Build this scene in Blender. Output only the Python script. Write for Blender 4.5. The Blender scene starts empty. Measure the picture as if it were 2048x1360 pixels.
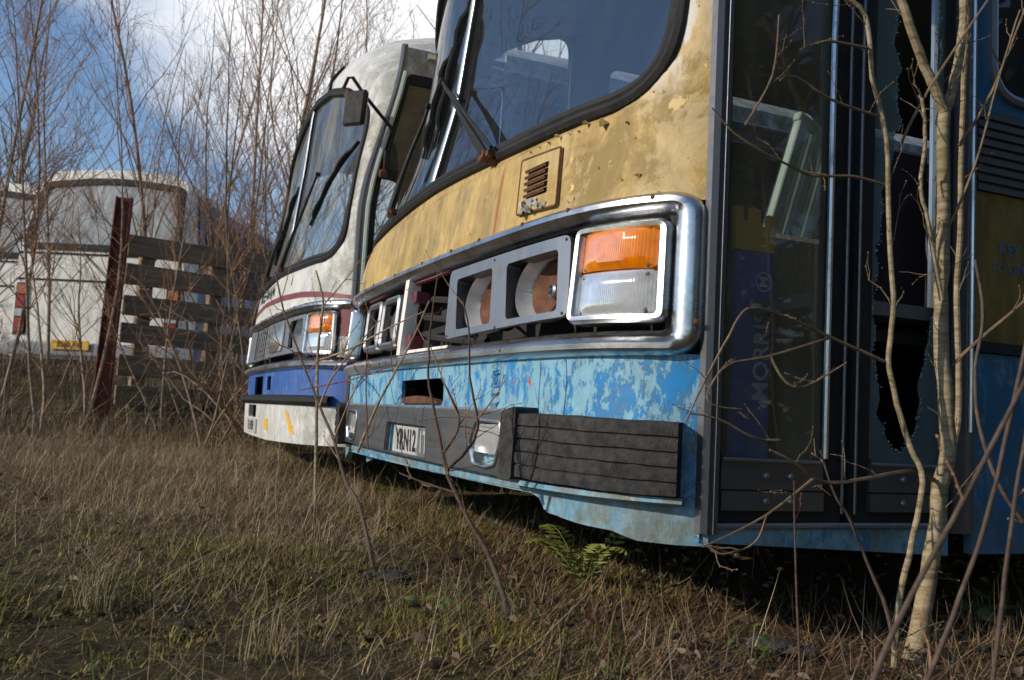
import bpy, math, random
import numpy as np
from mathutils import Vector, Matrix
from mathutils.geometry import delaunay_2d_cdt
R = math.radians
random.seed(7); rng = np.random.default_rng(11)
SC = bpy.context.scene
COL = SC.collection
H = 0.40                      # camera height above the ground it stands on
# ------------------------------------------------------------------ camera
F_PX, PITCH, ROLL, TH = 1848.2, .0834, .0528, .4059
cp, sp, cr, sr = math.cos(PITCH), math.sin(PITCH), math.cos(ROLL), math.sin(ROLL)
FWD = Vector((0, cp, sp)); U0 = Vector((0, -sp, cp)); R0 = Vector((1, 0, 0))
RIGHT = R0*cr + U0*sr; UP = -R0*sr + U0*cr
CAM = Vector((0, 0, H))
cd = bpy.data.cameras.new('camera'); cam = bpy.data.objects.new('camera', cd); COL.objects.link(cam)
mw = Matrix.Identity(4)
for i in range(3):
    mw[i][0] = RIGHT[i]; mw[i][1] = UP[i]; mw[i][2] = -FWD[i]; mw[i][3] = CAM[i]
cam.matrix_world = mw
cd.sensor_width = 36; cd.lens = 36*F_PX/2048; cd.clip_start = .05; cd.clip_end = 3000
cd.dof.use_dof = True; cd.dof.focus_distance = 2.35; cd.dof.aperture_fstop = 8.0
SC.camera = cam
def at(px, py, Y):
    """a point of the place seen along one direction, Y metres ahead"""
    x = (px-1024)/F_PX; y = -(py-680)/F_PX
    d = RIGHT*x + UP*y + FWD
    return CAM + d*(Y/d.y)
# ------------------------------------------------------------------ scene graph helpers
def link(o, parent=None):
    COL.objects.link(o)
    if parent is not None: o.parent = parent
    return o
def tag(o, label=None, cat=None, group=None, kind=None):
    if label: o['label'] = label
    if cat: o['category'] = cat
    if group: o['group'] = group
    if kind: o['kind'] = kind
    return o
def empty(name, loc=(0, 0, 0), rz=0, **k):
    o = bpy.data.objects.new(name, None); o.location = loc; o.rotation_euler = (0, 0, rz)
    o.empty_display_size = .2
    link(o); return tag(o, **k)
def copy_tree(o, parent=None):
    c = o.copy(); COL.objects.link(c)
    if parent is not None: c.parent = parent
    for ch in list(o.children): copy_tree(ch, c)
    return c
class G:
    """collects verts and faces for ONE mesh"""
    def __init__(s): s.v = []; s.f = []; s.c = None
    def add(s, vs, fs):
        n = len(s.v); s.v += [tuple(p) for p in vs]; s.f += [tuple(i+n for i in q) for q in fs]; return s
    def box(s, c, d, rot=None, bev=0):
        c = Vector(c); hx, hy, hz = d[0]/2, d[1]/2, d[2]/2
        b = min(bev, hx*.9, hy*.9, hz*.9)
        vs = []; 
        if b <= 0:
            vs = [Vector((x, y, z)) for x in (-hx, hx) for y in (-hy, hy) for z in (-hz, hz)]
            fs = [(0, 1, 3, 2), (4, 6, 7, 5), (0, 4, 5, 1), (2, 3, 7, 6), (0, 2, 6, 4), (1, 5, 7, 3)]
        else:
            idx = {}
            for X in (-1, 1):
                for Y in (-1, 1):
                    for Z in (-1, 1):
                        for a in range(3):
                            p = [X*(hx-b), Y*(hy-b), Z*(hz-b)]; p[a] = (X*hx, Y*hy, Z*hz)[a]
                            idx[(X, Y, Z, a)] = len(vs); vs.append(Vector(p))
            fs = []
            for a in range(3):
                o1, o2 = [(1, 2), (0, 2), (0, 1)][a]
                for sgn in (-1, 1):
                    q = []
                    for s1, s2 in ((-1, -1), (1, -1), (1, 1), (-1, 1)):
                        k = [0, 0, 0]; k[a] = sgn; k[o1] = s1; k[o2] = s2; q.append(idx[(*k, a)])
                    fs.append(tuple(q))
                for s1 in (-1, 1):
                    for s2 in (-1, 1):
                        k0 = [0, 0, 0]; k0[a] = -1; k0[o1] = s1; k0[o2] = s2; k1 = k0[:]; k1[a] = 1
                        fs.append((idx[(*k0, o1)], idx[(*k1, o1)], idx[(*k1, o2)], idx[(*k0, o2)]))
            for X in (-1, 1):
                for Y in (-1, 1):
                    for Z in (-1, 1): fs.append(tuple(idx[(X, Y, Z, a)] for a in range(3)))
        if rot is not None: vs = [rot @ p for p in vs]
        return s.add([p+c for p in vs], fs)
    def tube(s, pts, r, n=6, cap=True):
        pts = [Vector(p) for p in pts]; m = len(pts)
        rs = [r]*m if not hasattr(r, '__len__') else list(r)
        vs = []; nrm = None
        for i, p in enumerate(pts):
            t = (pts[min(i+1, m-1)]-pts[max(i-1, 0)])
            if t.length < 1e-9: t = Vector((0, 0, 1))
            t.normalize()
            if nrm is None:
                nrm = t.cross(Vector((.13, .31, .94)))
                if nrm.length < .05: nrm = t.cross(Vector((1, 0, 0)))
            nrm = (nrm - t*nrm.dot(t)); nrm.normalize(); b = t.cross(nrm)
            for k in range(n):
                a = 2*math.pi*k/n; vs.append(p+(nrm*math.cos(a)+b*math.sin(a))*rs[i])
        fs = [(i*n+k, i*n+(k+1) % n, (i+1)*n+(k+1) % n, (i+1)*n+k) for i in range(m-1) for k in range(n)]
        if cap: fs += [tuple(range(n-1, -1, -1)), tuple(range((m-1)*n, m*n))]
        return s.add(vs, fs)
    def loft(s, rows, closed=False):
        n = len(rows[0]); vs = [p for r_ in rows for p in r_]
        fs = [(i*n+k, i*n+(k+1) % n, (i+1)*n+(k+1) % n, (i+1)*n+k) for i in range(len(rows)-1) for k in range(n if closed else n-1)]
        return s.add(vs, fs)
    def lathe(s, c, axis, prof, n=24, e1=None):
        """prof: list of (radius, distance along axis)"""
        a = Vector(axis).normalized(); e1 = Vector(e1) if e1 else a.cross(Vector((.2, .3, .93)))
        e1 = (e1-a*e1.dot(a)).normalized(); e2 = a.cross(e1); c = Vector(c)
        rows = [[c+a*d+(e1*math.cos(2*math.pi*k/n)+e2*math.sin(2*math.pi*k/n))*r for k in range(n)] for r, d in prof]
        return s.loft(rows, True)
    def plate(s, outer, holes=(), fn=None, off0=0., off1=.004, us=None, zs=None, thin=False):
        """flat or curved sheet with holes: outline in (a,b), mapped by fn(a,b,off)"""
        pts = []; edges = []
        for loop in [outer]+list(holes):
            b = len(pts); m = len(loop); pts += [Vector(p) for p in loop]
            edges += [(b+i, b+(i+1) % m) for i in range(m)]
        A = np.array([p[:] for p in pts])
        if us is not None:
            loops = [np.array(l) for l in [outer]+list(holes)]
            gu, gz = np.meshgrid(us, zs); q = np.stack([gu.ravel(), gz.ravel()], 1)
            keep = inpoly(q, loops[0])
            for l in loops[1:]: keep &= ~inpoly(q, l)
            q = q[keep]
            if len(q):
                d = np.min(((q[:, None, :]-A[None])**2).sum(2), 1); q = q[d > .006**2]
                pts += [Vector(p) for p in q]
        r = delaunay_2d_cdt(pts, edges, [], 0, 1e-6)
        V = r[0]; T = r[2]; n = len(V); VA = np.array([p[:] for p in V])
        cen = np.array([VA[list(t)].mean(0) for t in T]); kp = inpoly(cen, np.array(outer))
        for l in holes: kp &= ~inpoly(cen, np.array(l))
        T = [t for t, k in zip(T, kp) if k]
        top = [fn(p[0], p[1], off1) for p in V]
        if thin: return s.add(top, [tuple(t) for t in T])
        bot = [fn(p[0], p[1], off0) for p in V]
        cnt = {}
        for t in T:
            for i in range(len(t)):
                a, b = t[i], t[(i+1) % len(t)]; k = (min(a, b), max(a, b)); cnt.setdefault(k, []).append((a, b))
        walls = [(ab[0][0], ab[0][1], ab[0][1]+n, ab[0][0]+n) for ab in cnt.values() if len(ab) == 1]
        return s.add(top+bot, [tuple(t) for t in T]+[tuple(i+n for i in reversed(t)) for t in T]+walls)
    def band(s, path, prof, fn, closed=True):
        """profile (sideways, off) swept round a path in (a,b)"""
        m = len(path); rows = []
        for i in range(m):
            p = path[i]
            a = path[(i-1) % m] if closed or i else p; b = path[(i+1) % m] if closed or i < m-1 else p
            tx, tz = b[0]-a[0], b[1]-a[1]; l = math.hypot(tx, tz) or 1
            nx, nz = tz/l, -tx/l
            rows.append([fn(p[0]+nx*q, p[1]+nz*q, o) for q, o in prof])
        if closed: rows.append(rows[0])
        return s.loft(rows)
    def build(s, name, mat, parent=None, sharp=38, smooth=True):
        me = bpy.data.meshes.new(name); me.from_pydata(s.v, [], s.f); me.validate(); 
        if smooth and len(me.polygons):
            me.polygons.foreach_set('use_smooth', [True]*len(me.polygons))
            try: me.set_sharp_from_angle(angle=R(sharp))
            except Exception: pass
        me.materials.append(mat); me.update()
        return link(bpy.data.objects.new(name, me), parent)
def inpoly(q, poly):
    x, y = q[:, 0], q[:, 1]; ins = np.zeros(len(q), bool); j = len(poly)-1
    for i in range(len(poly)):
        xi, yi = poly[i]; xj, yj = poly[j]
        c = ((yi > y) != (yj > y)) & (x < (xj-xi)*(y-yi)/((yj-yi) if yj != yi else 1e-12)+xi)
        ins ^= c; j = i
    return ins
def dense(poly, step=.03, closed=True):
    out = []; m = len(poly)
    for i in range(m if closed else m-1):
        a, b = poly[i], poly[(i+1) % m]; l = math.hypot(b[0]-a[0], b[1]-a[1]); k = max(1, int(l/step))
        out += [(a[0]+(b[0]-a[0])*t/k, a[1]+(b[1]-a[1])*t/k) for t in range(k)]
    if not closed: out.append(tuple(poly[-1]))
    return out
def rpoly(pts, r, n=5, step=.03):
    out = []; m = len(pts); rr = r if hasattr(r, '__len__') else [r]*m
    for i in range(m):
        p = Vector(pts[i]); a = Vector(pts[i-1])-p; b = Vector(pts[(i+1) % m])-p
        q = min(rr[i], a.length*.49, b.length*.49); a = p+a.normalized()*q; b = p+b.normalized()*q
        for k in range(n+1):
            t = k/n; v = a*(1-t)**2+p*2*t*(1-t)+b*t*t; out.append((v[0], v[1]))
    return dense(out, step)
def rrect(a0, b0, a1, b1, r, n=5, step=.03): return rpoly([(a0, b0), (a1, b0), (a1, b1), (a0, b1)], r, n, step)
def text_mesh(g, txt, size, fn, off, bold=0., sx=1.):
    cu = bpy.data.curves.new('lettering', 'FONT'); cu.body = txt; cu.size = size; cu.resolution_u = 2; cu.offset = bold
    cu.align_x = 'CENTER'; cu.align_y = 'CENTER'
    o = bpy.data.objects.new('lettering', cu); COL.objects.link(o)
    dg = bpy.context.evaluated_depsgraph_get(); me = o.evaluated_get(dg).to_mesh()
    vs = [fn(v.co.x*sx, v.co.y, off) for v in me.vertices]; fs = [tuple(p.vertices) for p in me.polygons]
    o.evaluated_get(dg).to_mesh_clear(); bpy.data.objects.remove(o); bpy.data.curves.remove(cu)
    return g.add(vs, fs)
# ------------------------------------------------------------------ materials
class NT:
    def __init__(s, name):
        s.m = bpy.data.materials.new(name); s.m.use_nodes = True; s.t = s.m.node_tree
        s.b = s.t.nodes['Principled BSDF']; s.o = s.t.nodes['Material Output']; s._tc = None
    def n(s, typ, **k):
        x = s.t.nodes.new(typ)
        for a, b in k.items(): setattr(x, a, b)
        return x
    def l(s, a, b): s.t.links.new(a, b)
    def val(s, sock, v):
        if hasattr(v, 'is_linked') or isinstance(v, bpy.types.NodeSocket): s.l(v, sock)
        else: sock.default_value = v
    def co(s, sc=(1, 1, 1), loc=(0, 0, 0), kind='Object'):
        if s._tc is None: s._tc = s.n('ShaderNodeTexCoord')
        mp = s.n('ShaderNodeMapping'); s.l(s._tc.outputs[kind], mp.inputs[0]); mp.inputs['Scale'].default_value = sc; mp.inputs['Location'].default_value = loc
        return mp.outputs[0]
    def noise(s, scale, detail=4, rough=.6, vec=None, dist=0.):
        x = s.n('ShaderNodeTexNoise'); x.inputs['Scale'].default_value = scale; x.inputs['Detail'].default_value = detail
        x.inputs['Roughness'].default_value = rough; x.inputs['Distortion'].default_value = dist
        s.l(vec if vec is not None else s.co(), x.inputs['Vector']); return x.outputs['Fac']
    def vor(s, scale, vec=None, feat='F1'):
        x = s.n('ShaderNodeTexVoronoi'); x.feature = feat; x.inputs['Scale'].default_value = scale
        s.l(vec if vec is not None else s.co(), x.inputs['Vector']); return x.outputs['Distance']
    def ramp(s, fac, stops, interp='LINEAR'):
        x = s.n('ShaderNodeValToRGB'); e = x.color_ramp.elements; x.color_ramp.interpolation = interp
        while len(e) < len(stops): e.new(.5)
        for q, (p, c) in zip(e, stops): q.position = p; q.color = (c, c, c, 1) if not hasattr(c, '__len__') else (*c, 1)
        s.val(x.inputs[0], fac); return x.outputs[0]
    def step(s, fac, a, b): return s.ramp(fac, [(a, 0.), (b, 1.)])
    def mix(s, fac, a, b, mode='MIX'):
        x = s.n('ShaderNodeMix'); x.data_type = 'RGBA'; x.blend_type = mode
        for sock, v in ((x.inputs['Factor'], fac), (x.inputs[6], a), (x.inputs[7], b)):
            if isinstance(v, tuple): v = (*v, 1)
            s.val(sock, v)
        return x.outputs[2]
    def math(s, op, a, b=0.):
        x = s.n('ShaderNodeMath'); x.operation = op; s.val(x.inputs[0], a); s.val(x.inputs[1], b); return x.outputs[0]
    def sep(s, v):
        x = s.n('ShaderNodeSeparateXYZ'); s.l(v, x.inputs[0]); return x.outputs
    def bump(s, h, strength=.3, dist=.01):
        x = s.n('ShaderNodeBump'); x.inputs['Strength'].default_value = strength; x.inputs['Distance'].default_value = dist
        s.l(h, x.inputs['Height']); s.l(x.outputs[0], s.b.inputs['Normal']); return x
    def done(s, col=None, rough=None, metal=None, spec=None):
        for k, v in (('Base Color', col), ('Roughness', rough), ('Metallic', metal), ('Specular IOR Level', spec)):
            if v is not None: s.val(s.b.inputs[k], (*v, 1) if isinstance(v, tuple) else v)
        return s.m
def simple(name, c0, c1=None, rough=.6, metal=0., scale=14, lo=.35, hi=.65, bump=.15, bs=60, sc=(1, 1, 1), spec=None, rj=.15):
    t = NT(name); c1 = c1 or tuple(x*.6 for x in c0)
    n1 = t.noise(scale, 6, .65, t.co(sc)); col = t.ramp(n1, [(lo, c0), (hi, c1)])
    n2 = t.noise(bs, 4, .6, t.co(sc))
    if bump: t.bump(n2, bump, .004)
    rg = t.ramp(n1, [(.3, max(0, rough-rj)), (.7, min(1, rough+rj))])
    return t.done(col, rg, metal, spec)
def m_yellow():
    t = NT('flaking_yellow_paint'); P = t.co(); x = t.sep(P)           # x back, y across, z up
    base = t.mix(t.step(t.noise(5, 5, .6), .4, .62), (.63, .43, .155), (.48, .32, .115))
    streak = t.noise(1, 5, .6, t.co((22, 22, 2.2)))
    base = t.mix(t.math('MULTIPLY', t.step(streak, .5, .68), .55), base, (.30, .20, .065))
    near = t.ramp(x[1], [(.30, 1.), (.62, .25)])
    alg = t.math('MULTIPLY', t.step(t.noise(5.5, 10, .74, None, .5), .41, .55), near)
    base = t.mix(t.math('MULTIPLY', alg, .85), base, t.mix(t.noise(40, 5, .7), (.16, .105, .028), (.29, .20, .06)))
    pat = t.math('MULTIPLY', t.step(t.noise(4.2, 10, .72, t.co((1, 1, 1), (6, 1, 3)), .6), .49, .53), near)
    base = t.mix(t.math('MULTIPLY', pat, .55), base, (.62, .47, .26))
    smear = t.math('MULTIPLY', t.step(t.noise(1, 8, .75, t.co((9, 9, 3.2), (1, 1, 5))), .44, .62), t.ramp(x[1], [(.35, .15), (.75, 1.)]))
    base = t.mix(t.math('MULTIPLY', smear, .7), base, (.15, .115, .06))
    lowdirt = t.math('MULTIPLY', t.step(t.noise(9, 8, .7), .42, .6), t.ramp(t.math('SUBTRACT', x[2], .84), [(.0, 1.), (.13, .1)]))
    base = t.mix(t.math('MULTIPLY', lowdirt, .55), base, (.23, .15, .05))
    chip = t.step(t.noise(13, 6, .6, t.co((1, 1, 1), (3, 1, 2))), .64, .655)
    base = t.mix(t.math('MULTIPLY', chip, near), base, (.66, .46, .21))
    chip2 = t.step(t.noise(21, 6, .7, t.co((1, 1, 1), (7, 4, 2))), .685, .70)
    base = t.mix(chip2, base, (.75, .46, .06))
    fl_ = t.math('MULTIPLY', t.ramp(t.math('ABSOLUTE', t.math('SUBTRACT', x[2], t.math('ADD', 1.055, t.math('MULTIPLY', t.noise(7, 4), .02)))), [(.0, 1.), (.010, 0.)]), t.step(t.noise(14, 6, .7), .4, .6))
    base = t.mix(t.math('MULTIPLY', fl_, .6), base, (.13, .09, .04))
    runs = t.math('MULTIPLY', t.step(t.noise(1, 4, .6, t.co((38, 38, 1.1), (2, 7, 1))), .66, .72), t.step(t.noise(5, 5), .45, .6))
    base = t.mix(t.math('MULTIPLY', runs, .7), base, (.26, .115, .03))
    # bared white primer up the corner pillar
    prim = t.math('MULTIPLY', t.step(t.noise(9, 7, .7, t.co((1, 1, .4), (1, 9, 0))), .47, .50), t.math('MULTIPLY', t.ramp(x[1], [(.03, .2), (.07, 1.), (.20, 1.), (.24, 0.)]), t.ramp(t.math('SUBTRACT', x[2], .4), [(.66, 0.), (.78, 1.)])))
    base = t.mix(prim, base, (.62, .59, .56))
    # one rust run below the wiper spindle
    dy = t.math('ABSOLUTE', t.math('SUBTRACT', x[1], t.math('ADD', .715, t.math('MULTIPLY', t.math('SUBTRACT', t.noise(6, 2), .5), .03))))
    run = t.math('MULTIPLY', t.ramp(dy, [(.004, 1.), (.016, 0.)]), t.ramp(t.math('SUBTRACT', x[2], .4), [(.62, 1.), (.66, 0.)]))
    base = t.mix(t.math('MULTIPLY', run, .8), base, (.27, .09, .02))
    spot = t.step(t.noise(55, 3, .5), .70, .74)
    base = t.mix(spot, base, (.07, .045, .03))
    h = t.math('ADD', t.math('MULTIPLY', chip, .4), t.math('ADD', t.math('MULTIPLY', t.noise(60, 5, .7), .5), t.math('MULTIPLY', alg, .25)))
    t.bump(h, .5, .006)
    return t.done(base, t.ramp(t.noise(12), [(.3, .55), (.7, .75)]), 0., .3)
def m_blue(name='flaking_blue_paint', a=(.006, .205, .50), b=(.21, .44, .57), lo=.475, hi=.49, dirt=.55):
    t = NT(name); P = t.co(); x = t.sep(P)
    base = t.mix(t.step(t.noise(4, 4), .4, .6), a, tuple(q*.82 for q in a))
    big = t.noise(3.2, 3, .5)
    fl = t.noise(1, 12, .78, t.co((30, 30, 15)), .25)
    k = t.math('ADD', t.math('MULTIPLY', fl, .72), t.math('MULTIPLY', big, .30))
    flake = t.step(k, lo, hi)
    base = t.mix(flake, base, t.mix(t.noise(20), b, tuple(q*.75 for q in b)))
    crack = t.step(t.noise(1, 10, .8, t.co((34, 34, 15), (4, 4, 4))), .66, .675)
    base = t.mix(crack, base, (.035, .05, .06))
    red = t.step(t.noise(15, 5, .6, t.co((1, 1, 1), (5, 2, 8))), .70, .71)
    base = t.mix(red, base, (.42, .10, .06))
    side = t.ramp(x[1], [(.0, 1.), (.33, .25)])
    grime = t.math('MULTIPLY', t.step(t.noise(8, 8, .72, t.co((1, 1, .5), (2, 2, 2))), .45, .66), side)
    base = t.mix(t.math('MULTIPLY', grime, dirt*1.3), base, (.10, .095, .05))
    low = t.math('MULTIPLY', t.ramp(t.math('SUBTRACT', x[2], .4), [(.0, 1.), (.06, .2)]), t.step(t.noise(16, 7, .7), .42, .62))
    base = t.mix(t.math('MULTIPLY', low, dirt), base, (.13, .12, .075))
    t.bump(t.math('ADD', t.math('MULTIPLY', flake, -.35), t.math('ADD', t.math('MULTIPLY', crack, .9), t.math('MULTIPLY', t.noise(40, 4), .3))), .5, .005)
    return t.done(base, t.ramp(flake, [(0., .34), (1., .6)]), 0., .45)
def m_white():
    t = NT('grimy_white_paint'); P = t.co(); x = t.sep(P)
    base = t.mix(t.noise(3, 4), (.74, .72, .69), (.66, .64, .61))
    g = t.math('MULTIPLY', t.step(t.noise(7, 10, .78, t.co((1, 1, .8)), .3), .35, .55), t.ramp(x[1], [(.0, 1.), (.6, .35), (1.4, .6)]))
    base = t.mix(t.math('MULTIPLY', g, .9), base, (.22, .21, .165))
    g2 = t.step(t.noise(38, 6, .8), .54, .66)
    base = t.mix(t.math('MULTIPLY', t.math('MULTIPLY', g2, t.ramp(x[1], [(.0, 1.), (.55, .3)])), .75), base, (.12, .115, .085))
    top = t.math('MULTIPLY', t.ramp(x[2], [(1.95, 0.), (2.25, 1.)]), t.step(t.noise(9, 7, .7), .38, .6))
    base = t.mix(t.math('MULTIPLY', top, .55), base, (.20, .19, .155))
    rust = t.step(t.noise(17, 6, .7, t.co((1, 1, 1), (3, 3, 3))), .69, .71)
    base = t.mix(rust, base, (.30, .12, .05))
    t.bump(t.noise(50, 5, .7), .3, .005)
    return t.done(base, .5, 0., .4)
def m_chrome():
    t = NT('worn_chrome'); n = t.noise(1, 4, .6, t.co((4, 4, 30)))
    pit = t.step(t.noise(70, 4, .6), .68, .74)
    col = t.mix(t.math('MULTIPLY', t.step(t.noise(6, 8, .75), .44, .66), .75), (.70, .71, .73), (.27, .245, .22))
    col = t.mix(pit, col, (.16, .10, .07))
    t.bump(t.noise(90, 3), .06, .002)
    return t.done(col, t.ramp(n, [(.3, .20), (.7, .40)]), t.ramp(pit, [(0., 1.), (1., .2)]))
def m_alu(name='dull_aluminium', c=(.36, .36, .38), rough=.38, sc=(30, 30, 2)):
    t = NT(name); n = t.noise(1, 5, .6, t.co(sc)); g = t.step(t.noise(9, 7, .7), .5, .72)
    col = t.mix(t.math('MULTIPLY', g, .6), t.mix(n, c, tuple(q*.75 for q in c)), (.10, .085, .07))
    t.bump(n, .12, .002)
    return t.done(col, t.ramp(n, [(.3, rough-.08), (.7, rough+.12)]), t.ramp(g, [(0., .85), (1., .45)]))
def m_rust(name='brown_rust', a=(.125, .050, .030), b=(.065, .030, .022), c=(.20, .10, .05)):
    t = NT(name); n = t.noise(26, 9, .75)
    col = t.ramp(n, [(.3, b), (.5, a), (.7, c)])
    t.bump(t.noise(110, 6, .75), .6, .004)
    return t.done(col, .85, 0., .25)
def m_glass(name, tint=(.80, .86, .86), ior=1.75, dust_or_glare=.08, dcol=(.42, .43, .42), rough=.015, algae=0.):
    t = NT(name); tb = t.n('ShaderNodeBsdfTransparent'); tb.inputs[0].default_value = (*tint, 1)
    gl = t.n('ShaderNodeBsdfGlossy'); gl.inputs['Roughness'].default_value = rough; gl.inputs[0].default_value = (1, 1, 1, 1)
    fr = t.n('ShaderNodeFresnel'); ge = t.n('ShaderNodeNewGeometry')
    t.l(t.math('ADD', ior, t.math('MULTIPLY', ge.outputs['Backfacing'], 1/ior-ior)), fr.inputs[0])   # a pane shines the same from both sides
    wob = t.n('ShaderNodeBump'); wob.inputs['Strength'].default_value = .02; wob.inputs['Distance'].default_value = .02
    t.l(t.noise(3, 2), wob.inputs['Height']); t.l(wob.outputs[0], gl.inputs['Normal'])
    mx = t.n('ShaderNodeMixShader'); t.l(fr.outputs[0], mx.inputs[0]); t.l(tb.outputs[0], mx.inputs[1]); t.l(gl.outputs[0], mx.inputs[2])
    df = t.n('ShaderNodeBsdfDiffuse'); x = t.sep(t.co())
    d = t.math('MULTIPLY', t.ramp(t.noise(1, 7, .7, t.co((9, 9, 1.6))), [(.25, .3), (.8, 1.6)]), dust_or_glare)
    col = dcol
    if algae:
        al = t.math('MULTIPLY', t.step(t.noise(1, 6, .7, t.co((2.2, 2.2, 1.5))), .5, .64), algae)
        col = t.mix(al, dcol, (.25, .20, .06)); d = t.math('ADD', d, t.math('MULTIPLY', al, .4))
    t.val(df.inputs[0], (*col, 1) if isinstance(col, tuple) else col)
    m2 = t.n('ShaderNodeMixShader'); t.val(m2.inputs[0], d); t.l(mx.outputs[0], m2.inputs[1]); t.l(df.outputs[0], m2.inputs[2])
    t.l(m2.outputs[0], t.o.inputs[0]); return t.m
def m_lens(name, c, dirt, rib=260., trans=.55, em=0.):
    t = NT(name); x = t.sep(t.co()); w = t.math('SINE', t.math('MULTIPLY', x[1], rib*5))
    g = t.step(t.noise(30, 6, .7), .45, .75)
    col = t.mix(t.math('MULTIPLY', g, .65), c, dirt)
    t.b.inputs['Transmission Weight'].default_value = trans; t.b.inputs['IOR'].default_value = 1.45
    t.bump(t.math('ADD', w, t.math('MULTIPLY', t.noise(60), .5)), .16, .001)
    return t.done(col, .13, 0., .5)
def m_wood():
    t = NT('weathered_plank'); n = t.noise(1, 7, .7, t.co((2.5, 40, 40)), .4)
    col = t.ramp(n, [(.3, (.13, .088, .056)), (.55, (.29, .20, .125)), (.75, (.42, .31, .21))])
    col = t.mix(t.math('MULTIPLY', t.step(t.noise(6, 6, .7), .52, .68), .6), col, (.17, .18, .11))
    t.bump(n, .6, .008); return t.done(col, .85, 0., .25)
def m_bark(name, a, b, c, sc=(30, 30, 60), moss=.3):
    t = NT(name); n = t.noise(1, 7, .7, t.co(sc)); col = t.ramp(n, [(.32, a), (.5, b), (.68, c)])
    col = t.mix(t.math('MULTIPLY', t.step(t.noise(9, 6, .7), .5, .65), moss), col, (.13, .13, .045))
    t.bump(n, .5, .004); return t.done(col, .8, 0., .3)
def m_attr(name, rough=.8, trans=0., spec=.25):
    t = NT(name); a = t.n('ShaderNodeAttribute'); a.attribute_name = 'tint'
    return t.done(a.outputs['Color'], rough, 0., spec)
def m_ground():
    t = NT('mossy_soil'); n = t.noise(16, 12, .8); n2 = t.noise(1.1, 5, .6)
    col = t.ramp(n, [(.30, (.016, .012, .008)), (.45, (.05, .035, .02)), (.56, (.10, .072, .036)), (.68, (.20, .15, .09))])
    moss = t.math('MULTIPLY', t.step(t.noise(11, 8, .75, t.co((1, 1, 1), (3, 5, 0))), .44, .6), t.step(n2, .38, .6))
    col = t.mix(moss, col, t.mix(t.noise(90, 6, .8), (.05, .05, .014), (.24, .20, .045)))
    leaf = t.step(t.vor(38, t.co((1, 1, .2))), .16, .1)
    t.bump(t.math('ADD', t.noise(60, 10, .8), t.math('MULTIPLY', moss, .5)), 1., .03)
    return t.done(col, .92, 0., .15)
M = {}
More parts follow.
